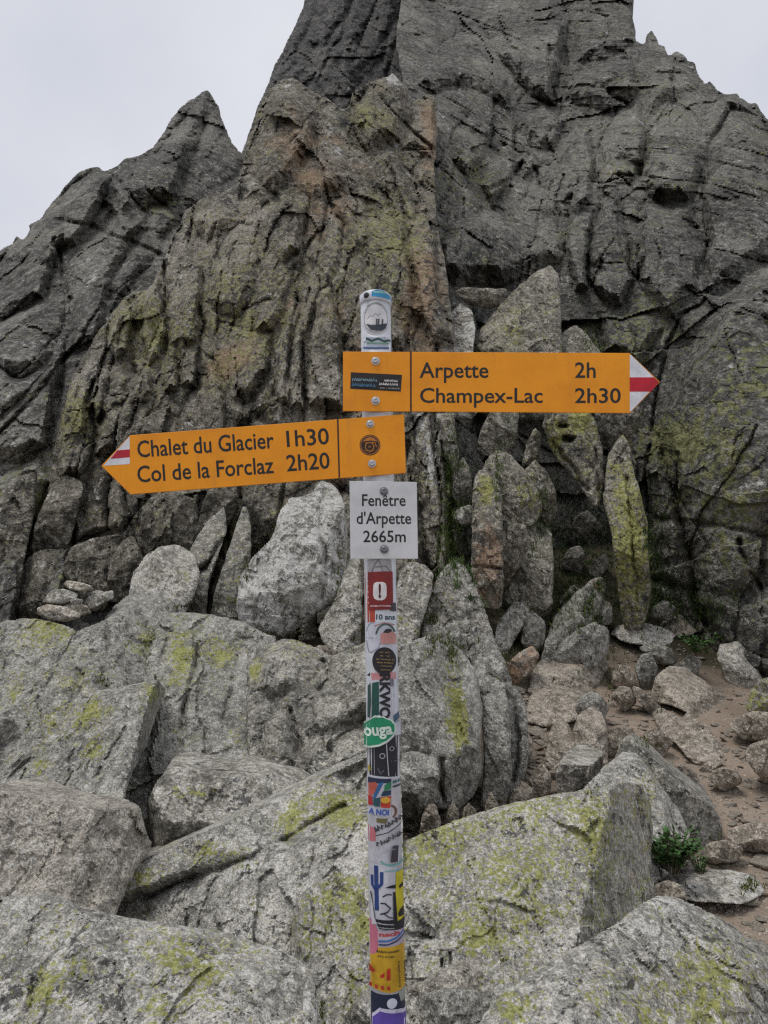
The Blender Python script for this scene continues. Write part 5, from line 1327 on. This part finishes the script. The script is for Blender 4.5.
art.p([(350.8, 372.2), (402, 374.8), (400.8, 391.6), (350.2, 388.8)], '231c1b')
for k, (x_, y_, w_, h_, col) in enumerate([(352.4, 381.0, 23, 3.6, '6f8b98'), (352.2, 386.6, 22, 4.2, '3f6f88'), (382.8, 381.6, 14, 2.6, 'c6c4c4'), (379.6, 385.2, 17, 3.0, 'c6c4c4'), (380, 388.6, 19, 1.8, '8b8888')]):
    art.scrawl(x_, y_, w_, h_, col, 40 + k, .04, .05)
art.build('sticker', rs_, plate_map(YS))
bolt(375.6, 361, YS, M_bolt, rs_)
bolt(375.6, 400.8, YS, M_bolt, rs_)

YL = POLE_Y - PR - .004
ls_ = plate('direction_sign', [(404, 414.2), (406, 473), (130.5, 494.3), (101.2, 465.8), (130, 435.2)], YL, M_yel, 'yellow arrow sign pointing left reading Chalet du Glacier 1h30, Col de la Forclaz 2h20')
A4 = -math.radians(4.0)
Art().p([(336.9, 419.4), (338.5, 419.3), (340.1, 477.8), (338.5, 477.9)], '3a1d12').build('divider_line', ls_, plate_map(YL))
for a_ in (('Chalet du Glacier', 137.8, 457.4, 136.8, 16.2), ('1h30', 287, 446.8, 42.5, 15.8), ('Col de la Forclaz', 137.8, 482.4, 136.6, 16.0), ('2h20', 287, 471.2, 43.2, 15.8)):
    Art().t(*a_, INK, A4).build('lettering', ls_, plate_map(YL))
art = Art()
art.p([(129.6, 436.4), (129.8, 464.0), (103.2, 465.8)], 'd6d8e0')
art.p([(129.7, 449.3), (129.8, 457.2), (110.5, 458.8), (117.2, 450.4)], 'b01a30')
art.build('trail_mark', ls_, plate_map(YL))
art = Art()
art.p(circ(370, 445, 10.4), '2a1a14').m(ring(370, 445, 9.2, .7), 'b4702a')
art.p([(362.5, 441.5), (366, 438.5), (370, 436.8), (374, 438.2), (377.6, 441.5), (370.5, 440.6)], 'b4702a')
art.m(ring(369.6, 446.8, 4.2, 1.1), 'a8681f').s([(365, 443), (374.8, 442.4), (376.6, 447)], 1.1, 'a8681f').s([(364, 450), (369.6, 452.5), (375, 450)], .8, '86511a')
art.p(circ(369.6, 446.8, 1.6), '6d4a16')
art.build('sticker', ls_, plate_map(YL))
bolt(370.2, 424, YL, M_bolt, ls_, 3.7)
bolt(372, 463.7, YL, M_bolt, ls_, 3.7)

YW = POLE_Y - PR - .004
ws_ = plate('elevation_plate', [(349.5, 481), (416.8, 482), (418, 558.8), (350.5, 558.8)], YW, M_wht, 'white plate reading Fenêtre d\'Arpette 2665m')
for a_ in (('Fenêtre', 362, 505.8, 43.6, 11.4), ("d'Arpette", 356.6, 523.8, 54.6, 11.4), ('2665m', 363.2, 542, 42.6, 11.2)):
    Art().t(*a_, INK).build('lettering', ws_, plate_map(YW))
bolt(384, 491.3, YW, M_boltd, ws_, 3.9)
bolt(384.3, 549.2, YW, M_boltd, ws_, 3.9)

# ---- stickers round the pole, from the top down
stk = []
def sticker(art, label=None, layer=1):
    o = art.build('sticker', pole, wrap, layer0=layer, cutx=3.0)
    if label: o['label'] = label
    return o
def cap_wrap(px, py, lift):
    W = wrap(px, py, lift + .0026)
    return W
Art().p([(372, 291.5), (376, 290.2), (383, 290.4), (389, 292.8), (390.3, 297.2), (380, 297.4), (372, 296.6)], '2f8fc0').p([(373, 291.8), (384, 291.2), (387, 293), (374, 293.6)], '8ab9b4').build('sticker', cap, cap_wrap, cutx=3.0)
a = Art().p(circ(375.8, 317.5, 13.6, 17.5), 'bfc0c4').m(ring(375.8, 317.5, 11.6, .5, ry=15), '8d9096').p(circ(375.8, 318, 10.6, 13.4), 'cfcfd2')
a.s([(367.5, 318), (370.5, 315), (373, 316.5), (375, 313.2), (378, 315.5), (380.6, 313.4)], .7, '8a8d92').s([(367, 305.5), (374, 303), (382, 304.5)], .8, '7b8c86')
a.p([(366.4, 322.8), (372, 325), (379.5, 324.6), (386.5, 321.8), (385.2, 327), (381.4, 330.2), (376.5, 331), (371, 329.6)], '343a42')
for x_ in (376.6, 378.4, 381.8):
    a.s([(x_, 324.8), (x_ + .2, 320.6)], 1.2, '343a42').p(circ(x_ + .2, 319.8, .8, n=8), '343a42')
sticker(a, 'white round sticker with a dark boat and rowers')
a = Art().p([(360.8, 334.4), (376, 337.5), (391.4, 334.4), (391.4, 347.6), (376, 349.6), (361, 347.6)], 'a9b6c6').s([(361.5, 344.6), (369, 347.4), (376, 348.2), (384, 347.4), (391, 345)], 1.5, '2c4c86')
a.s([(366, 337), (372, 340.6), (378, 338.6), (384, 340.6), (390, 337)], 2.2, '2d4a46').s([(367, 341.6), (374, 343.2), (382, 343), (389, 341)], 1.4, '6f9a86').p(circ(364.8, 338, 1.6), 'd9dbe0')
sticker(a, 'blue and green oval sticker')
a = Art().p([(365, 559), (391, 559), (392, 572), (365, 572)], 'a6a4a8').s([(372, 572), (375, 564), (380, 558)], .9, '5b5a5e').s([(375, 567), (386, 566), (390, 571)], .8, '6a6668').s([(379, 560), (383, 572)], .8, '77747a')
sticker(a)
a = Art().p([(365.2, 572), (369.5, 571.6), (371, 609), (375, 611), (375.4, 622), (365.6, 622.4)], 'a8432f')
for k in range(6):
    a.p(circ(368 + k * .25, 575 + k * 5.5, .8, n=7), 'd8c3bd')
sticker(a)
a = Art().p([(368.6, 572), (391.8, 571.2), (392.4, 609.4), (369.6, 609.8)], '7c2020').p([(373.8, 586), (374.6, 583.2), (377, 582), (383, 582), (385.4, 583.6), (386.2, 587), (386, 596), (384.6, 599), (382, 600.4), (377.4, 600.2), (374.8, 598.6), (373.6, 595)], 'd3cfd2')
a.t('!', 378.7, 597.2, 2.2, 12.4, '481414', bold=.05).scrawl(371.4, 606.8, 17.5, 1.7, 'd8c2c4', 3, 0, 0)
sticker(a, 'red sticker with a white rounded panel and an exclamation mark', 8)
a = Art().p([(390.2, 603), (394.6, 602), (395.2, 611), (389.4, 610.6)], '3b3840')
sticker(a, None, 10)
a = Art().p([(375.2, 611), (396, 610.8), (396.4, 621.8), (375.2, 622)], 'c6ccd4').t('10 ans', 376.2, 619.4, 18.6, 5.0, '2d4a55', bold=.03)
sticker(a, 'white sticker reading 10 ans')
a = Art().p([(366, 622.4), (396.6, 622), (397.2, 652), (366.6, 653)], 'b9bdc9').s([(366.6, 631), (369, 624), (374, 622.6)], .8, '8c919c').s([(366.8, 640), (368.5, 650), (371, 652.6), (378.5, 648), (381, 641)], .7, '7f838e')
a.m(ring(385.6, 636.2, 9.4, 1.6, math.radians(190), math.radians(338), ry=12), '3f5550').s([(374.6, 626), (384, 622.8), (394, 624.6)], .8, 'a05a5a').p([(380.4, 634), (384, 632), (391, 630.6), (395.4, 634), (395.6, 643.4), (380.6, 643.8)], 'c08a86')
a.p([(383, 632.6), (385.4, 629.2), (387, 631.8), (389.6, 628.6), (391.8, 630.8), (388, 633)], '2b2a30').scrawl(367.6, 638.8, 9, 2, '8a8f9a', 5)
sticker(a, 'pale sticker with an arch over a pink shape')
a = Art().p(circ(384.2, 660.8, 11.4, 13.6, 36), '221f25')
for k, (y_, w_) in enumerate([(652.8, 9), (656.4, 8), (659.8, 14), (663, 12), (666.4, 9), (670.2, 6)]):
    a.scrawl(384.2 - w_ / 2, y_, w_, 1.7, '8a7448', 11 + k, .06, .1)
sticker(a, 'black round sticker with small gold print', 6)
a = Art().p([(371, 673), (395.4, 672), (396, 679), (372, 680.4)], 'ba8388').p([(366.8, 675.6), (370.4, 672.4), (370.2, 676.4)], '2c3238')
sticker(a)
a = Art().p([(367, 680), (398, 679), (398.6, 724), (367.4, 724)], 'b8bac6').p([(372.4, 683), (379, 681.6), (379.2, 720), (371.6, 720)], '1d4a43').p([(368.2, 686), (370.8, 683), (371.4, 700), (369.8, 701.6), (370.4, 718), (367.8, 718)], '2c4a48')
a.t('RKWO', 380.2, 673.5, 45.6, 9.2, '24242a', math.radians(90), bold=.045)
a.p([(389.6, 679), (393, 678.6), (393, 686), (389.6, 686.4)], '6b6d78').p([(393, 716), (398.4, 712), (398.4, 719), (393.5, 723)], '3d5a78')
sticker(a, 'green and white sticker with the letters RKWO running down')
a = Art().p([(367.2, 724), (400, 722), (400, 777.6), (367.6, 775.6)], '25252f').s([(374.2, 742), (374.8, 775)], .5, '9a9aa2').s([(386.2, 741), (387.2, 758), (388.6, 776)], .9, 'b8b8be').m(ring(382.4, 756, 2.4, .9), 'a5a5ad').m(ring(391.4, 749, 2.0, .8), '9a9aa4')
a.p([(368.6, 766.4), (370.6, 765.4), (371.4, 771), (369, 772.4)], 'a49440').s([(378, 768), (381, 774), (384, 770)], .7, '77777f').scrawl(390, 762, 7, 2, '6a6a74', 31).scrawl(369, 752, 4, 2, '8a8a92', 32).p([(392, 724), (400, 721), (400, 735), (394, 736)], 'b5bac6')
sticker(a, 'dark sticker with two small rings')
a = Art().p([(366, 723.6), (368.6, 720.6), (371.4, 721.8), (373.6, 717.4), (376, 715), (378.6, 718), (383.4, 715.6), (385.6, 717.8), (390.4, 719.4), (394.2, 724.4), (394.6, 730), (392.4, 736.6), (387.4, 741.8), (380, 746.2), (372, 748), (366.4, 748.4)], 'c5d3cc')
a.p([(366.4, 725), (369.2, 722), (372.2, 723), (375.6, 717.4), (378.4, 719.8), (383, 717.4), (389.4, 720.6), (392.6, 725), (392.8, 730), (390.8, 735.6), (386, 740.2), (379, 744.2), (371.4, 746), (366.6, 746.2)], '1d8560')
a.t('ouga', 366.8, 736.2, 24.6, 11.2, 'd3e2da', math.radians(-6), bold=.03)
sticker(a, 'green cloud shaped sticker reading ouga', 20)
a = Art().p([(368.2, 777), (391.6, 778), (390.6, 817), (368.6, 814.6)], 'b9bdc8').p([(368.6, 778), (391, 779), (391, 783), (368.4, 784)], '27304a').p([(369, 784), (376, 782), (378.6, 786), (374, 795), (369, 797)], 'ab5546').p([(379, 783), (384, 782), (376, 798), (373, 799)], '2c5f92')
a.p([(384.6, 785), (390.8, 781), (390.6, 789), (384, 791)], '2c7a56').p([(369, 797), (373, 796), (373.6, 805.6), (369.2, 806.4)], 'a52c2e').p([(374, 799), (380.6, 797), (380, 806.6), (374.4, 806.4)], '2a4e5a').p([(381, 797), (390.4, 796), (389.8, 808), (381.2, 807.2)], 'b33a2c').p(circ(385.4, 800, 4.4, 3.2), 'd0a23c')
a.p([(383, 791), (390.4, 790), (390.2, 795), (381, 796)], '233a50').t('A NOI', 370, 814.2, 18.4, 5.4, '3551a0', math.radians(3), bold=.04)
sticker(a, 'colourful sticker with a sun, blue letters below', 3)
a = Art().p([(391.6, 779), (401, 778), (402, 818), (391, 818)], 'b9b6bc').p([(392.4, 781), (400.6, 780), (400.6, 783), (392.4, 784)], '3f6a74').p([(392.4, 786), (400.8, 785), (400.8, 787.4), (392.4, 788)], '39454c').m(ring(389, 812, 6.5, 2, -1.3, 1.0), '6b4e40')
sticker(a, None, 2)
a = Art().p([(369, 817), (402, 818), (403, 866), (370, 866)], 'b6b7c0').p([(368.4, 827), (375.6, 829), (376, 841.4), (368.8, 843.4)], 'c0707c')
a.p([(376.6, 818.4), (388, 818.6), (386, 823.6), (377, 822.6)], '6a6440').s([(376, 836), (388, 832.6), (401.8, 824.6)], .9, '33343a')
a.scrawl(376.4, 832.6, 26, 6, '3f4046', 51, -.42, .05).scrawl(378.4, 847, 26, 5.4, '44454c', 52, -.46, .05)
a.p([(391.6, 845.8), (396.6, 845.6), (396, 862.4), (389.6, 862)], '3c3b44').s([(382, 853), (388, 850), (394, 849)], .6, '8f929c').m(ring(391.6, 857, 11.4, 1.6, math.radians(25), math.radians(155), ry=8), '5f9a98').scrawl(385, 871.6, 13, 2.2, '5fa09a', 53, -.05, 0)
sticker(a, 'white sticker with slanting dark lettering')
a = Art().p([(370.6, 864), (396, 866), (396.4, 922), (372.4, 926)], 'bfc1cb').s([(376.6, 866), (377, 888), (377.4, 911)], 4.0, '27407a').s([(372.8, 876), (373, 886), (376.4, 891)], 2.6, '27407a').s([(382, 872), (381.8, 884), (378.2, 888)], 3.2, '27407a')
sticker(a, 'white sticker with a blue cactus', 5)
a = Art().p([(395, 873), (402.6, 872), (403.4, 925), (394.6, 927)], 'bdb52c').p([(385, 887.6), (390, 885.6), (395, 885), (395, 889)], '1f2024').p([(398, 887), (401.6, 884.6), (401.8, 889), (398.6, 890)], '1f2024').p([(397, 914.6), (399.4, 910.6), (402.4, 909), (402.6, 919), (398, 918)], '1f2024')
sticker(a, None, 8)
a = Art().p([(371.6, 893), (374, 905), (375.6, 918), (379.6, 928.6), (402.8, 931), (403, 920.6), (396.4, 922), (394.4, 892), (392.2, 892), (392.8, 920), (376.6, 919.4), (374.6, 905), (372.8, 893)], '1f2228')
a.s([(383, 896.6), (387, 894), (391, 894.6)], 1.4, '26272d').s([(381, 903), (385, 903), (390, 908), (387, 912), (381, 914)], 1.5, '26272d').s([(384, 913), (389, 917), (393, 918)], 1.1, '26272d').scrawl(377, 923.4, 15, 1.6, 'b9bac2', 61, .06, 0).scrawl(379, 926.6, 13, 1.4, 'a9aab2', 62, .06, 0)
sticker(a, None, 14)
a = Art().p([(370, 921), (374.6, 924), (378.6, 932), (378.8, 946), (377, 957), (370.6, 957.6)], 'bd6d84')
sticker(a, 'pink sticker', 3)
a = Art().p([(378.4, 930.6), (403.4, 930), (403.8, 947), (378.6, 948)], 'b3a9b8').t('nsch', 379.4, 936.6, 20, 4.0, 'a8484e', -.03, bold=.05).s([(378.8, 941.6), (388, 941), (396, 938.6), (403.4, 934)], 2.0, '3d6cae').s([(379, 945), (388, 944.6), (396, 942), (403.4, 938)], 1.5, '24365e')
sticker(a, 'blue and white banded sticker', 4)
a = Art().p([(371, 958), (378.4, 952.6), (378.4, 947.6), (404, 946), (404.8, 991), (390, 993), (371.4, 989.6)], 'c09a2a').scrawl(377.4, 953, 20, 3, '4a3f20', 71, 0, 0).scrawl(379, 957, 16, 2.4, '5a4a20', 72, 0, .1)
a.p([(372.4, 965), (377.8, 970.4), (376.4, 973), (372.4, 972)], 'a03324').p([(387, 968), (389.8, 966.6), (389.8, 979), (386.6, 979)], 'a82c22').p([(381.4, 974.4), (385, 971), (385, 975.8), (382, 977)], 'a82c22')
for k in range(4):
    a.p([(372.6 + k * 4.8, 983.6 + .4 * k), (375 + k * 4.8, 983.2 + .4 * k), (375.2 + k * 4.8, 987.4 + .4 * k), (372.8 + k * 4.8, 987.6 + .3 * k)], 'a03324')
for k in range(3):
    a.scrawl(395 + k * 3, 960.6, 24, 2.0, '3f3a22', 75 + k, math.radians(90), .05)
sticker(a, 'yellow label with red and black marks', 6)
a = Art().p([(371.4, 994.6), (405, 995), (405.4, 1050), (372, 1050)], '1d2840').p([(398, 993.6), (404.8, 992), (404.8, 1004), (400.4, 1004)], '8f958e').p(circ(391.8, 1003.6, 4.9, 5.2), 'c3c9da')
a.p([(373, 1016.6), (380, 1008), (384.6, 1014), (391.8, 1021.4), (399.6, 1010.4), (405, 1013.6), (405.4, 1050), (372.6, 1050)], 'c6c4dc').p([(373.6, 1019.6), (380.4, 1011.6), (386, 1018), (392, 1024), (399.4, 1014.4), (405, 1017.6), (405.4, 1050), (372.6, 1050)], '5a49a0')
sticker(a, 'navy sticker with purple peaks and a pale moon', 3)
# ------------------------------------------------------------------ small growth and loose stone, dropped onto the real surfaces
bpy.context.view_layer.update()
DG = bpy.context.evaluated_depsgraph_get()
def hit(px, py):
    d = Vector(rays(float(px), float(py))).normalized()
    ok, p, n, i, ob, _ = S.ray_cast(DG, Vector(EYE), d)
    return (p, n, ob) if ok else (None, None, None)
def hit_down(x, y, z=6.0):
    ok, p, n, i, ob, _ = S.ray_cast(DG, Vector((x, y, z)), Vector((0, 0, -1)))
    return (p, n, ob) if ok else (None, None, None)

rnd = random.Random(77)
def blades(spots, name, label, cat, mat, hmul=1.0, wmul=1.0, kind='stuff'):
    V, F = [], []
    for (px, py, rx, ry, n, h) in spots:
        for _ in range(n):
            qx, qy = rnd.gauss(px, rx), rnd.gauss(py, ry)
            p, nn, ob = hit(qx, qy)
            if p is not None and ob.name != 'ground' and not (mat == M_weed and ob.name == 'right_face') and not (mat == M_grass and 'central' in ob.name):
                # only in a nook: the neighbours left and right must stand nearer
                dd_ = (p - Vector(EYE)).length
                lo_ = 0
                for sx_, sy_ in ((-7, 0), (7, 0), (0, 9)):
                    p_, _, _ = hit(qx + sx_, qy + sy_)
                    if p_ is not None and (p_ - Vector(EYE)).length < dd_ - .006 * dd_:
                        lo_ += 1
                if lo_ < (1 if mat == M_grass else 2):
                    continue
            if p is None or ob.name.split('.')[0] in ('direction_sign', 'pole', 'sticker', 'elevation_plate', 'lettering'):
                continue
            if (p - Vector(EYE)).length < 2.0:
                continue
            for _b in range(3):
                hh = h * rnd.uniform(.5, 1.2) * hmul
                w = h * .05 * wmul
                a = rnd.uniform(0, 6.28)
                d = Vector((math.cos(a), math.sin(a), 0))
                up = (Vector((0, 0, 1)) + Vector(nn) * .35 + Vector((rnd.gauss(0, .3), rnd.gauss(0, .3), 0))).normalized()
                b0 = Vector(p) + Vector((rnd.gauss(0, h * .2), rnd.gauss(0, h * .2), -.01))
                mid = b0 + up * hh * .55
                tip = b0 + up * hh + d * hh * .4
                i = len(V)
                s = d.cross(up).normalized() * w
                V += [b0 - s, b0 + s, mid + s * .8, mid - s * .8, tip]
                F += [[i, i + 1, i + 2, i + 3], [i + 3, i + 2, i + 4]]
    o = link_mesh(name, np.array([list(v) for v in V]), F, [mat], smooth=False)
    return tag(o, label, cat, kind=kind)

blades([(455, 500, 7, 30, 520, .075), (448, 545, 6, 18, 320, .07), (452, 470, 5, 18, 50, .1), (540, 510, 10, 20, 160, .09), (500, 470, 5, 20, 60, .09), (650, 560, 6, 30, 160, .09), (690, 606, 20, 8, 160, .09), (560, 610, 20, 14, 200, .07), (595, 335, 8, 16, 40, .14), (597, 348, 10, 8, 30, .12)], 'grass', 'thin green grass growing in the dark cracks of the cliff', 'grass', M_grass)
blades([(580, 600, 20, 30, 200, .07), (200, 606, 14, 4, 120, .05), (134, 786, 3, 5, 40, .04), (110, 680, 8, 4, 60, .04), (150, 650, 5, 18, 80, .035), (284, 633, 14, 3, 70, .04), (432, 620, 5, 20, 90, .06), (450, 645, 6, 10, 60, .05), (246, 562, 3, 16, 60, .05), (338, 560, 3, 22, 60, .05), (355, 610, 4, 30, 80, .05),
        (325, 1008, 5, 8, 70, .025), (515, 655, 8, 10, 60, .06), (560, 675, 10, 6, 30, .05), (610, 680, 5, 12, 50, .06), (745, 888, 12, 5, 40, .05), (720, 852, 8, 6, 40, .05), (500, 805, 20, 6, 40, .03), (706, 636, 14, 6, 60, .07), (590, 792, 10, 5, 50, .03), (655, 742, 14, 5, 50, .04)],
       'moss_tufts', 'short mossy green tufts growing in the joints between the boulders', 'moss', M_moss, 1.0, 1.6)
blades([(580, 550, 26, 32, 1100, .07), (655, 570, 12, 36, 500, .07), (575, 600, 26, 14, 420, .05), (660, 600, 26, 16, 500, .06), (500, 600, 20, 12, 150, .06), (465, 545, 8, 40, 240, .08), (520, 650, 16, 14, 200, .04), (500, 415, 10, 14, 80, .06), (705, 612, 24, 14, 260, .055), (452, 530, 8, 30, 160, .06), (600, 615, 20, 10, 200, .045)],
       'ground_cover', 'dark low weeds covering the earth in the recess behind the standing stones', 'ground cover', M_weed, 1.0, 1.7)

def leafy(cx_, cy_, d, h, w, n, label, name='leafy_plant'):
    """a small plant: a few stems and many leaf blades"""
    p, nn, ob = hit(cx_, cy_)
    c = at(cx_, cy_, d)
    p2, _, _ = hit_down(c[0], c[1], c[2] + .15)
    root = Vector(p2) if p2 is not None and abs(p2.z - c[2]) < .25 else Vector(c)
    e = bpy.data.objects.new(name, None)
    e.location = root
    COL.objects.link(e)
    tag(e, label, 'plant')
    SV, SF, LV, LF = [], [], [], []
    for k in range(max(6, n // 12)):
        a = rnd.uniform(0, 6.28)
        top = Vector((math.cos(a) * w * rnd.uniform(.2, 1), math.sin(a) * w * rnd.uniform(.2, .8), h * rnd.uniform(.55, 1.05)))
        b = Vector((math.cos(a) * w * .15, math.sin(a) * w * .15, -.02))
        i = len(SV)
        for q in (b, (b + top) / 2 + Vector((0, 0, h * .12)), top):
            for s in range(3):
                SV.append(q + Vector((math.cos(s * 2.1), math.sin(s * 2.1), 0)) * .003)
        for r_ in range(2):
            for s in range(3):
                SF.append([i + r_ * 3 + s, i + r_ * 3 + (s + 1) % 3, i + r_ * 3 + 3 + (s + 1) % 3, i + r_ * 3 + 3 + s])
        for l in range(12):
            t = rnd.uniform(.2, 1.05)
            q = b.lerp(top, t) + Vector((0, 0, h * .12 * math.sin(t * 3.1)))
            dr = Vector((rnd.gauss(0, 1), rnd.gauss(0, 1), rnd.gauss(.3, .5))).normalized()
            L = h * rnd.uniform(.12, .26)
            sd_ = dr.cross(Vector((rnd.gauss(0, .4), rnd.gauss(0, .4), 1))).normalized() * L * .33
            nrm = sd_.cross(dr).normalized()
            i = len(LV)
            LV += [q, q + dr * L * .45 + sd_ - nrm * L * .06, q + dr * L, q + dr * L * .45 - sd_ - nrm * L * .06]
            LF += [[i, i + 1, i + 2], [i, i + 2, i + 3]]
    link_mesh('stems', np.array([list(v) for v in SV]), SF, [M_stem], e)
    link_mesh('leaves', np.array([list(v) for v in LV]), LF, [M_leaf], e, smooth=False)
leafy(672, 872, 4.3, .20, .19, 640, 'bushy green plant growing at the foot of the split boulder beside the trail')
leafy(700, 862, 4.6, .10, .09, 160, 'small sprig of green leaves in front of the split boulder, right of the bushy plant')
leafy(700, 655, 8.3, .22, .24, 300, 'dark green weed under the row of flat slabs at the cliff foot')

# loose stones: one of each of six shapes, copied
def chip(seed, flat=.6):
    rs = np.random.RandomState(seed)
    b = bmesh.new()
    bmesh.ops.create_icosphere(b, subdivisions=3, radius=1)
    V = np.array([v.co[:] for v in b.verts])
    F = [[v.index for v in f.verts] for f in b.faces]
    b.free()
    nrm = rs.normal(size=(9, 3))
    nrm /= np.linalg.norm(nrm, axis=1)[:, None]
    lim = rs.uniform(.36, .75, 9)
    for n_, l_ in zip(nrm, lim):
        s = np.maximum(V @ n_ - l_, 0)
        V = V - s[:, None] * n_ * .95
    V *= np.array([1, rs.uniform(.6, .9), flat * rs.uniform(.8, 1.2)])
    V += (fbm(V * 1.6, 3, seed)[:, None]) * .10 * V
    V[:, 2] -= V[:, 2].min()
    return V, F
def tiny(seed):
    rs = np.random.RandomState(seed)
    b = bmesh.new()
    bmesh.ops.create_icosphere(b, subdivisions=1, radius=1)
    V = np.array([v.co[:] for v in b.verts]) * rs.uniform(.7, 1.2, (len(b.verts), 1)) * np.array([1, .8, .6])
    F = np.array([[v.index for v in f.verts] for f in b.faces])
    b.free()
    return V, F
SH = [chip(900 + i) for i in range(6)]
protos = []
REG = [(495, 560, 690, 800, 90), (400, 560, 775, 832, 60), (560, 640, 690, 790, 40), (640, 760, 690, 800, 60), (690, 768, 780, 940, 34), (400, 520, 790, 830, 34), (560, 700, 640, 690, 16)]
G1 = 'small loose stones on the dirt trail'
k = 0
for (xa, xb, ya, yb, n) in REG:
    made = 0
    for _ in range(n * 4):
        if made >= n:
            break
        qx, qy = rnd.uniform(xa, xb), rnd.uniform(ya, yb)
        p, nn, ob = hit(qx, qy)
        if p is None or ob.name != 'ground':
            continue
        made += 1
        si = k % 6
        if k < 6:
            V, F = SH[si]
            o = link_mesh('loose_stone', V, F, [M_tan], smooth=False)
            protos.append(o)
        else:
            o = protos[si].copy()
            COL.objects.link(o)
        big = (xb <= 560)
        s = abs(rnd.gauss(0, .03)) + (.034 if big else .018)
        o.scale = (s * rnd.uniform(.9, 1.4), s, s * rnd.uniform(.4, .8))
        o.rotation_euler = (rnd.gauss(0, .2), rnd.gauss(0, .2), rnd.uniform(0, 6.28))
        o.location = p - Vector((0, 0, s * .22))
        tag(o, 'small tan loose stone lying on the dirt trail right of the pole', 'stone', G1)
        k += 1
# gravel: thousands of chips, one object
T = [tiny(950 + i) for i in range(5)]
GV, GF, nv = [], [], 0
rs = np.random.RandomState(4)
for _ in range(7500):
    qx, qy = rs.uniform(395, 768), rs.uniform(640, 950)
    p, nn, ob = hit(qx, qy)
    if p is None or ob.name != 'ground':
        continue
    V, F = T[rs.randint(5)]
    s = .004 + abs(rs.normal(0, .0075))
    a = rs.uniform(0, 6.28)
    R_ = np.array([[math.cos(a), -math.sin(a), 0], [math.sin(a), math.cos(a), 0], [0, 0, 1]])
    GV.append(V @ R_.T * s + np.array(p))
    GF.append(F + nv)
    nv += len(V)
tag(link_mesh('gravel', np.concatenate(GV), np.concatenate(GF), [M_tan], smooth=False), 'fine gravel and grit strewn over the dirt trail', 'gravel', kind='stuff')
